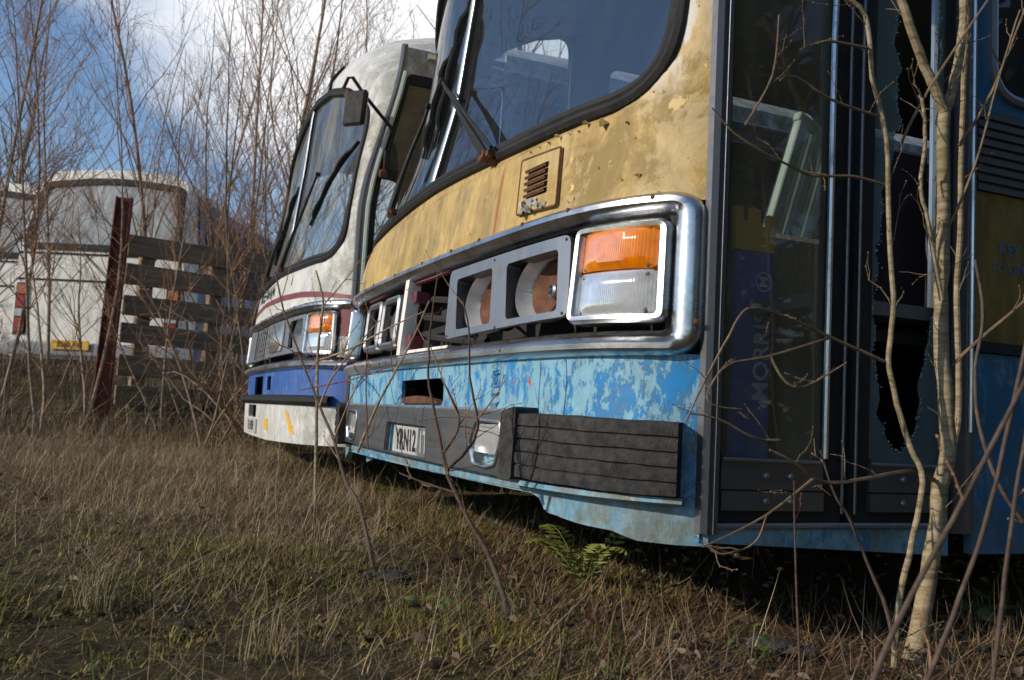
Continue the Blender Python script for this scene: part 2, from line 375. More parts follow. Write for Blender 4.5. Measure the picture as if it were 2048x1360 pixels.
def setup_mats():
    M['yellow'] = m_yellow(); M['blue'] = m_blue(); M['white'] = m_white(); M['chrome'] = m_chrome()
    M['paleblue'] = m_blue('chalky_blue_paint', (.13, .30, .42), (.27, .45, .53), .46, .60, .8)
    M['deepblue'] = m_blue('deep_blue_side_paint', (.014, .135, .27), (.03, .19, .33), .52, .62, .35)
    M['royal'] = m_blue('royal_blue_paint', (.022, .105, .40), (.08, .20, .52), .54, .57, .45)
    M['alu'] = m_alu(); M['darkalu'] = m_alu('bumper_aluminium', (.20, .195, .20), .42, (3, 3, 40))
    M['brightalu'] = m_alu('bright_trim', (.72, .72, .72), .22)
    M['silver'] = simple('silvered_bowl', (.72, .72, .70), (.55, .55, .54), .34, .35, 9, bump=.05)
    M['rust'] = m_rust(); M['rustpost'] = m_rust('dark_red_rust', (.17, .05, .035), (.09, .032, .026), (.24, .085, .05))
    M['rubber'] = simple('black_rubber', (.016, .016, .016), (.032, .03, .028), .7, 0, 30, bump=.2, spec=.22)
    M['foam'] = simple('worn_black_foam', (.026, .025, .026), (.065, .06, .056), .95, 0, 40, bump=.6, bs=220, spec=.1)
    M['seat'] = simple('faded_moquette', (.10, .075, .08), (.06, .05, .06), .95, 0, 20)
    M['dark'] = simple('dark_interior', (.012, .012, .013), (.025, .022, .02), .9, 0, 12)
    M['trim'] = simple('grey_interior_trim', (.13, .13, .135), (.18, .175, .17), .8, 0, 9)
    M['paletrim'] = simple('pale_green_trim', (.33, .43, .38), (.5, .52, .45), .6, 0, 7)
    M['panel'] = simple('brown_partition', (.075, .05, .05), (.045, .04, .055), .45, 0, 3, sc=(9, 9, 1))
    M['cover'] = simple('dusty_brown_cover', (.20, .16, .12), (.13, .105, .085), .8, 0, 5)
    M['maroon'] = simple('maroon_paint', (.20, .03, .05), (.14, .03, .04), .5, 0, 18)
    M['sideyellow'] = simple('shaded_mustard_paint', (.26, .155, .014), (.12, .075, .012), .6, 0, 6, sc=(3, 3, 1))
    M['glass'] = m_glass('windscreen_glass', (.84, .90, .93), 2.75, .02, (.45, .50, .55))
    M['oldglass'] = m_glass('dirty_windscreen_glass', (.78, .84, .84), 2.7, .10, (.50, .52, .50), .03, .9)
    M['doorglass'] = m_glass('grimy_door_glass', (.88, .90, .84), 1.5, .34, (.30, .255, .165), .02)
    M['crazed'] = m_glass('crazed_door_glass', (.70, .78, .78), 1.45, .5, (.20, .26, .26), .05)
    M['winglass'] = m_glass('window_glass', (.75, .8, .8), 1.5, .06)
    M['farglass'] = m_glass('coach_glass_painted_glare', (.45, .5, .52), 1.7, .5, (.74, .74, .71), .05)  # pale diffuse colour stands in for a bright cloud reflection
    M['shatter'] = simple('crazed_glass_edge', (.55, .60, .57), (.30, .35, .33), .2, 0, 120, bump=.9, bs=300)
    M['amber'] = m_lens('amber_lens', (.95, .27, .004), (.40, .09, .004), trans=.3)
    M['clear'] = m_lens('clear_ribbed_lens', (.62, .62, .62), (.30, .28, .25), trans=.55)
    M['oldlens'] = m_lens('hazed_headlamp_lens', (.30, .30, .30), (.14, .13, .11), trans=.6)
    M['redlens'] = m_lens('red_lens', (.42, .02, .012), (.2, .03, .02), trans=.2)
    M['orangelens'] = m_lens('faded_orange_lens', (.60, .16, .06), (.3, .1, .04), trans=.2)
    M['plate'] = simple('number_plate_white', (.46, .46, .44), (.34, .33, .31), .5, 0, 14)
    M['plateyel'] = simple('number_plate_yellow', (.78, .42, .02), (.68, .36, .02), .5, 0, 9)
    M['tape'] = simple('grey_tape', (.13, .13, .135), (.10, .10, .10), .6)
    M['ink'] = simple('black_lettering', (.012, .012, .013), (.02, .02, .02), .5)
    M['fadeink'] = simple('faded_lettering', (.42, .42, .42), (.32, .32, .32), .6)
    M['signblue'] = simple('sign_blue', (.04, .10, .55), (.035, .09, .48), .4, 0, 6)
    M['signyel'] = simple('sign_yellow', (.88, .48, .03), (.78, .40, .03), .5, 0, 6)
    M['signwhite'] = simple('sign_white', (.80, .84, .9), (.7, .74, .82), .5)
    M['wood'] = m_wood()
    M['coachwhite'] = simple('coach_white_paint', (.84, .79, .71), (.60, .55, .47), .5, 0, 3, .42, .72, sc=(3, 3, .5), bump=.05)
    M['coachgrey'] = simple('coach_grey_paint', (.30, .30, .31), (.24, .24, .25), .5, 0, 4, bump=.05)
    M['coachblue'] = simple('coach_dark_blue_paint', (.06, .06, .15), (.05, .05, .11), .5, 0, 4, bump=.05)
    M['bark'] = m_bark('pale_grey_bark', (.10, .072, .038), (.27, .205, .12), (.42, .34, .225), (18, 18, 85), .55)
    M['stem'] = m_bark('brown_stem_bark', (.10, .065, .04), (.17, .115, .07), (.25, .18, .115), moss=.2)
    M['stemdark'] = m_bark('dark_stem_bark', (.05, .033, .024), (.085, .057, .042), (.13, .09, .068), moss=.15)
    M['birch'] = m_bark('birch_bark', (.12, .075, .045), (.26, .175, .115), (.40, .31, .23), (8, 8, 22), .1)
    M['twig'] = m_bark('reddish_twig_bark', (.19, .095, .05), (.30, .16, .085), (.40, .25, .145), moss=.05)
    M['redtwig'] = m_bark('crimson_twig_bark', (.11, .03, .025), (.20, .065, .05), (.28, .12, .09), moss=.0)
    M['fern'] = simple('fern_green', (.13, .17, .03), (.20, .20, .04), .6, 0, 30)
    M['leafgreen'] = simple('bramble_leaf_green', (.05, .10, .02), (.10, .13, .025), .5, 0, 30)
    M['grass'] = m_attr('dry_grass'); M['litter'] = m_attr('fallen_leaf', .7)
    M['ground'] = m_ground()
    M['tyre'] = simple('tyre_rubber', (.02, .02, .02), (.035, .033, .03), .8, 0, 20)
setup_mats()
# ------------------------------------------------------------------ coach shape
W = 2.52; B1, B2 = .0509, .1614
LZ = [-.6, -.1, .2, .46, .7, 1.0, 1.38, 1.7, 1.834, 1.957, 2.054, 2.118, 2.15]
LV = [-.02, 0, 0, -.02, -.05, -.122, -.165, -.19, -.21, -.30, -.44, -.65, -.95]
AMP = .22                                  # how far the roof drops towards the sides
EX = .26                                  # how far the far half of the screen is pushed in
def bow(U):
    s = min(abs(2*U/W-1), 1.0); return B1*(1-s**2)+B2*(1-s**10)
def drop(U): return AMP*min(abs(2*U/W-1), 1.0)**2.8
def sstep(x, a, b):
    t = min(max((x-a)/(b-a), 0), 1); return t*t*(3-2*t)
def lean(U, Z):
    ze = Z+drop(U)*sstep(Z, .9, 1.9)
    l = float(np.interp(ze, LZ, LV)); e = min(U, W-U)
    w = math.exp(-(max(e, 0)/.11)**2)*(1-sstep(Z, .85, 2.0))
    return l*(1-w)-EX*(max(0, U-1.3)/1.2)**3*sstep(Z, .55, .95)
def ztop(U): return 2.15-drop(U)
def raw(U, Z): return Vector((-(bow(U)+lean(U, Z)), U, Z+H))
def fnF(U, Z, off=0.):
    e = .004; U = min(max(U, -.02), W+.02)
    p = raw(U, Z); a = raw(U+e, Z)-raw(U-e, Z); b = raw(U, Z+e)-raw(U, Z-e)
    n = b.cross(a); n.normalize()
    if n.x > 0: n = -n
    return p+n*off
def fnS(B, Z, off=0.): return Vector((B+.16*sstep(Z, .85, 1.75)*max(0, 1-B/.7), -off, Z+H))
def fnO(B, Z, off=0.): return Vector((B+(.16*sstep(Z, .85, 1.75)+1.08*EX*sstep(Z, .55, .95))*max(0, 1-max(B, 0)/.9), W+off, Z+H))
_s = np.linspace(-1, 1, 61); US = (W/2)*(1+np.sign(_s)*(1-(1-np.abs(_s))**1.9)*.992)
def ZS(a, b, st=.05): return np.linspace(a, b, max(2, int((b-a)/st)))[1:-1] if b-a > st*1.2 else np.array([(a+b)/2])
def mir(poly): return [(W-u, z) for u, z in reversed(poly)]
half = lambda r, n=6, d=1.: [(r*math.cos(math.pi*k/n), r*d*math.sin(math.pi*k/n)) for k in range(n+1)]
WS_B = [(.128, .735), (.10, .79)]
def ws_outline(inset):
    lo = [(.35, .690), (.55, .694), (.80, .703), (1.05, .713), (1.26, .718)]
    half_ = [(.20, .683)]+lo
    tl = [(.09, 1.10), (.115, 1.34), (.20, 1.475), (.40, 1.60), (.80, 1.715), (1.26, 1.79)]
    pts = [(1.26, .718), (1.05, .713), (.80, .703), (.55, .694), (.35, .689), (.22, .684), (.15, .697), (.108, .735), (.090, .80), (.087, .95), (.092, 1.15), (.112, 1.30), (.165, 1.42), (.28, 1.52), (.50, 1.625), (.85, 1.725), (1.26, 1.78)]
    full = pts+[(W-u, z) for u, z in reversed(pts[1:-1])]
    full = dense(full, .02)
    # smooth
    a = np.array(full)
    for _ in range(6): a = .5*a+.25*(np.roll(a, 1, 0)+np.roll(a, -1, 0))
    if inset:
        t = np.roll(a, -1, 0)-np.roll(a, 1, 0); t /= np.linalg.norm(t, axis=1)[:, None]
        n = np.stack([t[:, 1], -t[:, 0]], 1); c = a.mean(0)
        sgn = 1 if ((c-a)*n).sum() > 0 else -1
        sc = np.where(np.abs(n[:, 0:1]) > .5, 1., 1.); a = a+sgn*n*inset*sc
    return [tuple(p) for p in a]
def fnP(u, z, off=0.):
    """painted nose: pressed out a little below the flange round the screen"""
    zl = .664+.9*max(0, .24-min(u, W-u))**1.3
    return fnF(u, z, off+.007*(1-sstep(z-zl, -.012, .004))*sstep(min(u, W-u), .03, .12))
def front(bus, st):
    """everything on the face of a coach; st picks paint and condition"""
    g = G()
    top = [(u, ztop(u)-.01) for u in np.linspace(W, 0, 41)]
    outer = dense([(0, .445), (W, .445)]+top, .04)
    ws = ws_outline(.012)
    body = g.plate(outer, [ws], fnP, -.012, .0, US, np.union1d(ZS(.445, 2.13, .05), np.linspace(.636, .80, 22))).build('front_panel', M[st['up']], bus)
    g = G()
    tow = rpoly([(.968, .028), (1.364, .030), (1.366, .098), (.972, .100)], .012, 3) if st['name'] == 'blue' else rpoly([(1.30, .0), (1.66, .0), (1.66, .115), (1.30, .115)], .01, 3)
    holes = [tow]
    if st['name'] != 'blue': holes.append(rpoly([(1.02, .03), (1.15, .03), (1.15, .11), (1.02, .11)], .01, 3))
    zl = -.165 if st['name'] == 'blue' else -.045
    g.plate(dense([(0, zl), (W, zl), (W, .140), (0, .140)], .03), holes, fnF, -.012, 0., US, ZS(-.165, .14, .04)).build('lower_panel', M[st['low']], bus)
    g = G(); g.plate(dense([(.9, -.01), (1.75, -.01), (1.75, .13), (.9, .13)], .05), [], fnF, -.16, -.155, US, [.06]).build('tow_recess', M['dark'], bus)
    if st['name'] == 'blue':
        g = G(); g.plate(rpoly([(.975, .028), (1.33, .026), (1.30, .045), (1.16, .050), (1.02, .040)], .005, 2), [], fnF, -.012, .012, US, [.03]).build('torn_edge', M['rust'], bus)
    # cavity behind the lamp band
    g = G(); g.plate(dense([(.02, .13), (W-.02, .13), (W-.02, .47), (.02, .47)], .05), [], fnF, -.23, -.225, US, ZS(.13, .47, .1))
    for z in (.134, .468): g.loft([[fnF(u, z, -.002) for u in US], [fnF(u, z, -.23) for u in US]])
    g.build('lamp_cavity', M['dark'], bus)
    # bright surround
    path = rpoly([(.036, .156), (W-.036, .156), (W-.036, .442), (.036, .442)], [.03, .03, .03, .03], 6, .02)
    prof = [(-.026, -.012), (-.021, .006), (-.014, .022), (-.003, .031), (.008, .030), (.016, .022), (.021, .008), (.022, -.004)]
    if st['name'] == 'blue': g = G().band([(u, z) for u, z in path], prof, fnF)
    else:                                     # on the white coach the strips run out round the corners
        us_ = [float(u) for u in np.linspace(-.012, W+.012, 90)]
        g = G().band([(u, .156) for u in us_], prof, fnF, False).band([(u, .442) for u in us_[::-1]], prof, fnF, False)
    s = g.build('chrome_surround', M['chrome'], bus)
    for u, z in [(.09, .448), (.305, .452), (.50, .452), (.75, .452), (.95, .452), (1.2, .45), (1.5, .45), (1.8, .45), (.54, .156), (1.55, .155), (.022, .2)]:
        G().lathe(fnF(u, z, .027), fnF(u, z, .1)-fnF(u, z, 0), [(.0055, 0), (.0055, .004), (.003, .0055), (.0001, .006)], 8).build('rivet', M['rust'], s)
    g = G(); inner = rpoly([(.058, .176), (W-.058, .176), (W-.058, .424), (.058, .424)], .02, 4, .03)
    g.band(inner, [(.004, -.003), (-.004, .002), (-.010, -.006), (-.011, -.03)], fnF).build('surround_seal', M['foam'], bus)
    # indicator units
    for side in (0, 1):
        q = (lambda p: mir(p)) if side else (lambda p: p)
        bz = q(rrect(.066, .206, .268, .402, .018, 5, .015))
        o = G().band(bz, [(-.016, .0) if not side else (-.016, .0), (-.015, .016), (-.009, .026), (.000, .028), (.006, .020), (.007, -.02)], fnF)
        o.plate(bz, [], fnF, -.03, -.022, US, ZS(.2, .4, .06))
        ind = o.build('indicator_unit', M['chrome'], bus)
        for nm, z0, z1, mt, bul in (('amber_lens', .309, .394, 'amber', .020), ('clear_lens', .215, .306, 'clear', .014)):
            lp = q(rrect(.081, z0, .252, z1, .012, 4, .012)); cu, cz = (.1665 if not side else W-.1665), (z0+z1)/2
            def fl(u, z, off, cu=cu, cz=cz, bul=bul, z0=z0, z1=z1):
                k = max(0, 1-((u-cu)/.086)**4)*max(0, 1-((z-cz)/((z1-z0)/2+.001))**24); return fnF(u, z, off+(bul*k if off > 0 else 0))
            G().plate(lp, [], fl, -.02, .012, np.linspace(cu-.083, cu+.083, 15), ZS(z0, z1, .012)).build(nm, M[mt], ind)
            g = G().plate(lp, [], fnF, -.0215, -.0205, US, ZS(z0, z1, .03)); g.build('reflector', M['alu'], ind)
            for du in (-.071, .071):
                for dz in (-.036, .036):
                    p = fnF(cu+du, cz+dz, .014); ax = fnF(cu+du, cz+dz, .1)-fnF(cu+du, cz+dz, 0)
                    G().lathe(p, ax, [(.0045, 0), (.0045, .005), (.002, .0062), (.0001, .0052)], 8).build('screw', M['darkalu'], ind)
    def bowl(parent, u0, u1, z0, z1, back='rust', depth=.068, dirn=1):
        cu, cz = (u0+u1)/2, (z0+z1)/2; c = fnF(cu, cz, -.008); ax = (fnF(cu, cz, -.1)-fnF(cu, cz, 0)).normalized()
        r0 = (u1-u0)*.46
        sq = Matrix.Translation(c) @ Matrix.Diagonal((1, 1, .74, 1)) @ Matrix.Translation(-c)
        def L_(prof, nm, mt, par, n=32):
            g = G().lathe(c, ax, prof, n); g.v = [tuple(sq @ Vector(p)) for p in g.v]; return g.build(nm, M[mt], par)
        can = L_([(r0*1.02, 0), (r0*.99, .02), (r0*.93, .048), (r0*.80, depth)], 'lamp_bowl', 'silver', parent)
        L_([(.001, depth-.014), (r0*.3, depth-.015), (r0*.62, depth-.018), (r0*.78, depth-.025), (r0*.86, depth-.03), (r0*.86, depth+.02)], 'bulb_plate', back, can)
        G().lathe(c, ax, [(.0165, depth-.014), (.0175, depth-.032), (.012, depth-.036), (.0095, depth-.032), (.0095, depth-.012)], 20).build('bulb_socket', M['alu'], can)
    # ---------------- lamps per coach
    if st['name'] == 'blue':
        out = rpoly([(.280, .220), (.945, .204), (.965, .398), (.300, .402)], .025, 5, .015)
        a1 = rpoly([(.645, .228), (.868, .226), (.905, .368), (.668, .372)], .014, 4, .012)
        a2 = rpoly([(.322, .234), (.555, .231), (.585, .370), (.342, .374)], .014, 4, .012)
        lp = G().plate(out, [a1, a2], fnF, .004, .016, US, ZS(.2, .4, .035)).build('lamp_panel', M['alu'], bus)
        g = G()
        for a in (a1, a2): g.band(a, [(0, .016), (-.001, .0), (-.001, -.022)], fnF)
        g.build('aperture_lip', M['darkalu'], lp)
        bowl(lp, .655, .888, .232, .368); bowl(lp, .332, .57, .236, .370)
        for u, z in ((.315, .392), (.66, .390), (.30, .227), (.61, .215), (.93, .212)):
            G().lathe(fnF(u, z, .0145), fnF(u, z, .1)-fnF(u, z, 0), [(.004, 0), (.004, .0026), (.0001, .003)], 8).build('fixing_hole', M['dark'], lp)
        # stripped far pair
        for u0, u1 in ((1.43, 1.645), (1.665, 1.885)):
            fr = G().band(rrect(u0+.012, .215, u1-.012, .375, .025, 5, .015), [(-.014, -.002), (-.013, .016), (-.003, .022), (.008, .016), (.011, -.012)], fnF).build('lamp_frame', M['alu'], bus)
            bowl(fr, u0+.03, u1-.03, .232, .36, depth=.06)
        g = G(); g.plate(dense([(1.375, .18), (1.415, .18), (1.410, .425), (1.372, .425)], .03), [], fnF, -.03, .012, None, None).build('lamp_bracket', M['coachwhite'], bus)
        for z0, z1 in ((.20, .245), (.35, .385)): G().plate([(1.33, z0), (1.365, z0), (1.365, z1), (1.33, z1)], [], fnF, -.05, -.006).build('reflector_block', M['maroon'], bus)
        g = G(); g.plate(dense([(.97, .178), (1.372, .180), (1.372, .194), (.97, .192)], .03), [], fnF, -.04, -.004)
        g.build('cavity_ledge', M['coachwhite'], bus)
        g = G()
        for z in (.24, .30, .36): g.tube([fnF(u, z+.02*math.sin(u*5), -.10-.05*math.sin(u*3)) for u in np.linspace(.95, 1.4, 8)], .011, 6)
        g.tube([fnF(1.0+.05*math.sin(k), .24+.012*k, -.06-.01*k) for k in range(9)], .006, 5)
        g.plate([(1.12, .30), (1.25, .295), (1.25, .325), (1.12, .33)], [], fnF, -.09, -.07)
        g.build('cavity_pipework', M['dark'], bus)
        g = G(); g.tube([fnF(u, .418+.004*math.sin(u*9), -.012) for u in np.linspace(.95, 2.0, 14)], .008, 5); g.build('cavity_top_edge', M['maroon'], bus)
    else:
        lp = G().plate(rpoly([(.290, .218), (1.21, .212), (1.21, .405), (.300, .405)], .02, 4, .015), [rpoly([(.34, .245), (.585, .24), (.60, .385), (.35, .388)], .02, 5, .012)], fnF, .0, .014, US, ZS(.2, .4, .035)).build('lamp_panel', M['alu'], bus)
        bowl(lp, .35, .60, .245, .388, 'dark')
        hl = G().plate(rrect(.70, .235, 1.13, .395, .05, 6, .015), [], lambda u, z, o: fnF(u, z, o+(.02*max(0, 1-((u-.915)/.22)**2-((z-.315)/.085)**2) if o > 0 else 0)), .012, .022, US, ZS(.235, .395, .02)).build('headlamp_lens', M['oldlens'], lp)
        lp2 = G().plate(mir(rpoly([(.290, .218), (.80, .212), (.80, .405), (.300, .405)], .02, 4, .015)), [], fnF, .0, .014, US, ZS(.2, .4, .035)).build('lamp_panel', M['alu'], bus)
        g = G()
        for k in range(6): g.tube([fnF(u, .225+.034*k, -.004) for u in np.linspace(1.21, 1.72, 14)], .005, 5)
        for u in np.linspace(1.22, 1.72, 7): g.tube([fnF(u, .21, 0), fnF(u, .41, 0)], .006, 5)
        g.build('grille', M['darkalu'], bus)
    # ---------------- screen
    ws0 = ws_outline(0.); wi = ws_outline(.012)
    G().band(ws0, [(-.024, .0), (-.022, .012), (-.012, .020), (0, .015), (.006, .019), (.016, .018), (.023, .010), (.024, -.006)], fnF).build('windscreen_gasket', M['rubber'], bus)
    G().plate(wi, [], fnF, 0, -.004, US, ZS(.68, 1.8, .06), thin=True).build('windscreen', M[st['glass']], bus)
    um = 1.335
    zz = np.linspace(.735, 1.77, 16)
    G().loft([[fnF(um+d, z, o) for d, o in ((-.016, -.004), (-.014, .010), (-.005, .016), (.005, .016), (.014, .010), (.016, -.004))] for z in zz]).build('windscreen_pillar', M['brightalu'], bus)
    g = G(); [g.loft([[fnF(um+k*.021+d, z, o) for d, o in ((-.006, -.004), (-.005, .009), (.005, .009), (.006, -.004))] for z in zz]) for k in (-1, 1)]; g.build('pillar_seal', M['rubber'], bus)
    return body
def wiper(bus, piv, tip, b0, b1, parked=.03, twin=True):
    """spindle, arm from piv to tip, blade from b0 to b1; all in (U,Z) a little off the glass"""
    g = G(); P = lambda q, o: fnF(q[0], q[1], o)
    g.lathe(P(piv, -.005), P(piv, .1)-P(piv, 0), [(.022, 0), (.022, .02), (.015, .03), (.012, .05), (.0001, .052)], 12)
    g.tube([P((piv[0]+.035, piv[1]-.004), .03), P((piv[0]-.03, piv[1]+.002), .03)], .011, 8)
    w = g.build('wiper', M['rust'], bus)
    def lin(a, b, oa, ob, n=8): return [P((a[0]+(b[0]-a[0])*t, a[1]+(b[1]-a[1])*t), oa+(ob-oa)*t+.012*math.sin(math.pi*t)) for t in np.linspace(0, 1, n)]
    g = G(); g.tube(lin(piv, tip, .035, parked+.02), [.014, .013, .011, .009, .0085, .008, .007, .007], 6)
    if twin: g.tube(lin((piv[0]-.035, piv[1]+.01), (tip[0]-.012, tip[1]-.012), .035, parked+.018), .0055, 6)
    g.build('wiper_arm', M['rubber'], w)
    g = G(); g.tube(lin(b0, b1, parked-.018, parked-.018, 10), .0075, 5); g.tube(lin(b0, b1, parked-.008, parked-.008, 10), .004, 5)
    for a, b in ((.08, .40), (.60, .92), (.25, .75)):
        q0 = (b0[0]+(b1[0]-b0[0])*a, b0[1]+(b1[1]-b0[1])*a); q1 = (b0[0]+(b1[0]-b0[0])*b, b0[1]+(b1[1]-b0[1])*b); mid = ((q0[0]+q1[0])/2, (q0[1]+q1[1])/2)
        g.tube([P(q0, parked-.01), P(((q0[0]*.8+q1[0]*.2), (q0[1]*.8+q1[1]*.2)), parked+.006), P(mid, parked+.012), P(((q0[0]*.2+q1[0]*.8), (q0[1]*.2+q1[1]*.8)), parked+.006), P(q1, parked-.01)], .0075, 5)
    g.tube([P(tip, parked+.005), P(tip, parked+.03)], .011, 8)
    g.build('wiper_blade', M['rubber'], w)
    return w
ZR = 2.06                                  # top of the side walls
def shell(bus, st, length=8.6):
    """roof, sides, floor, seats"""
    g = G(); us = np.linspace(0, W, 25); rows = []
    rows.append([fnF(u, ztop(u)-.012, -.004) for u in us])
    r0 = [max(p.x, 0) for p in rows[0]]
    for b in (1.5, 2.5, 4.5, length): rows.append([Vector((b, u, 2.17-drop(u)*1.0+H)) for u in us])
    g.loft(rows); g.loft([[p+Vector((0, 0, -.05)) for p in r] for r in rows[1:]]); g.build('roof', M[st['roof']], bus)
    zt = ztop(0)-.02
    # near side: body panels behind the doorway
    x0 = .69
    wins = [rrect(.735, .79, 1.62, 1.58, .09, 6, .03)]+[rrect(1.75+1.45*k, .79, 3.08+1.45*k, 1.58, .09, 6, .03) for k in range(4)]
    wl = [.79]
    def panel(nm, z0, z1, mt, off=0., x=x0, holes=()):
        G().plate(dense([(x, z0), (length, z0), (length, z1), (x, z1)], .3), holes, fnS, off-.02, off).build(nm, M[mt], bus)
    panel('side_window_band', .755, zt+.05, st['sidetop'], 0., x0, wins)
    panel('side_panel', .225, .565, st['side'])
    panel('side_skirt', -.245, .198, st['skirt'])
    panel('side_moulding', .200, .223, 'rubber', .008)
    g = G(); 
    for k in range(9): g.plate([(x0, .567+.021*k), (2.2, .567+.021*k), (2.2, .580+.021*k), (x0, .580+.021*k)], [], fnS, -.02, .008)
    g.plate([(x0, .566), (length, .566), (length, .754), (x0, .754)], [], fnS, -.02, 0.)
    g.build('side_vent', M['darkalu'], bus)
    for w_ in wins:
        f = G().band(w_, [(-.012, 0), (-.010, .012), (0, .016), (.010, .012), (.012, -.01)], fnS).build('side_window', M['alu'], bus)
        G().plate(w_, [], fnS, 0, -.006, thin=True).build('pane', M['winglass'], f)
    # off side wall
    dw = rrect(.06, .80, .88, zt-.03, .10, 6, .03); ws2 = [dw]+[rrect(1.10+1.45*k, .79, 2.45+1.45*k, zt-.12, .09, 6, .03) for k in range(5)]
    G().plate(dense([(.0, -.2), (length, -.2), (length, zt+.06), (.0, zt+.03)], .3), ws2, fnO, -.03, .0).build('off_side_wall', M[st['off']], bus)
    for w_ in ws2:
        f = G().band(w_, [(-.012, 0), (-.010, .012), (0, .016), (.010, .012), (.012, -.035)], fnO).build('off_side_window', M['rubber'], bus)
        G().plate(w_, [], fnO, 0, -.006, thin=True).build('pane', M['winglass'], f)
    # back end, floor, dash
    g = G().box((length, W/2, .90+H), (.04, W-.02, 2.3)); g.build('rear_end', M[st['up']], bus)
    G().box((length/2+.02, W/2, .28+H), (length-.5, W-.1, .03)).box((.42, 1.75, .12+H), (.7, 1.3, .05)).box((length/2+.2, W/2, zt+.01+H), (length-1.6, W-.16, .03)).build('cabin_lining', M['trim'], bus)
    g = G()
    g.loft([[fnF(u, z, o) for u in np.linspace(.35, W-.08, 30)] for z, o in ((.705, -.03), (.715, -.12), (.70, -.28), (.60, -.34), (.25, -.34))]); g.build('dashboard', M['trim'], bus)
    c = fnF(1.95, .86, -.46); ax = Vector((-.55, 0, .83))
    g = G(); e1 = ax.cross(Vector((0, 1, 0))).normalized(); e2 = Vector((0, 1, 0))
    ring = [c+(e1*math.cos(t)+e2*math.sin(t))*.22 for t in np.linspace(0, 2*math.pi, 33)]
    g.tube(ring, .014, 8, False)
    for k in (0, 11, 21): g.tube([c, ring[k]], .010, 6)
    g.tube([c, c-ax*.35], .03, 8); g.build('steering_wheel', M['rubber'], bus)
    for b in [1.25]+[2.2+.8*k for k in range(7)]:
        for u in ((1.9,) if b < 1.5 else (.35, .80, 1.72, 2.17)):
            G().box((b, u, .72+H), (.13, .42, .78), Matrix.Rotation(R(-8), 3, 'Y'), .05).box((b-.24, u, .42+H), (.45, .42, .14), None, .04).build('seat', M['seat'], bus)
    for r_ in ([(.95, .35, .3+H), (.95, .35, 1.7+H)], [(.75, .5, .5+H), (.85, .5, .72+H), (1.05, .5, .74+H), (1.12, .5, .5+H)], [(.5, 2.2, 1.05+H), (.9, 2.3, 1.05+H)]):
        G().tube(r_, .014, 8).build('grab_rail', M['brightalu'], bus)
    for b in (2.1, 6.6):
        for u in (.20, W-.20):
            w_ = G().lathe((b, u, .42), (0, 1, 0), [(.27, -.13), (.42, -.13), (.46, -.10), (.46, .10), (.42, .13), (.27, .13)], 28).build('wheel', M['tyre'], bus)
            G().lathe((b, u, .42), (0, 1, 0), [(.001, -.06), (.12, -.10), (.20, -.08), (.275, -.12), (.275, .12), (.001, .06)], 20).build('rim', M['rust'], w_)
    # corner posts hide the joint of front and side
    for fn, nm in ((fnS, 'corner_post'), (fnO, 'corner_post')):
        g = G(); zz = np.linspace(-.20, ztop(0)-.03, 30)
        g.loft([[fn(d, z, o) for d, o in ((-.026, -.012), (-.024, .004), (-.012, .010), (-.010, .006), (-.002, .006), (.0, .012), (.010, .012), (.012, -.02))] for z in zz])
        g.build(nm, M['darkalu'], bus)
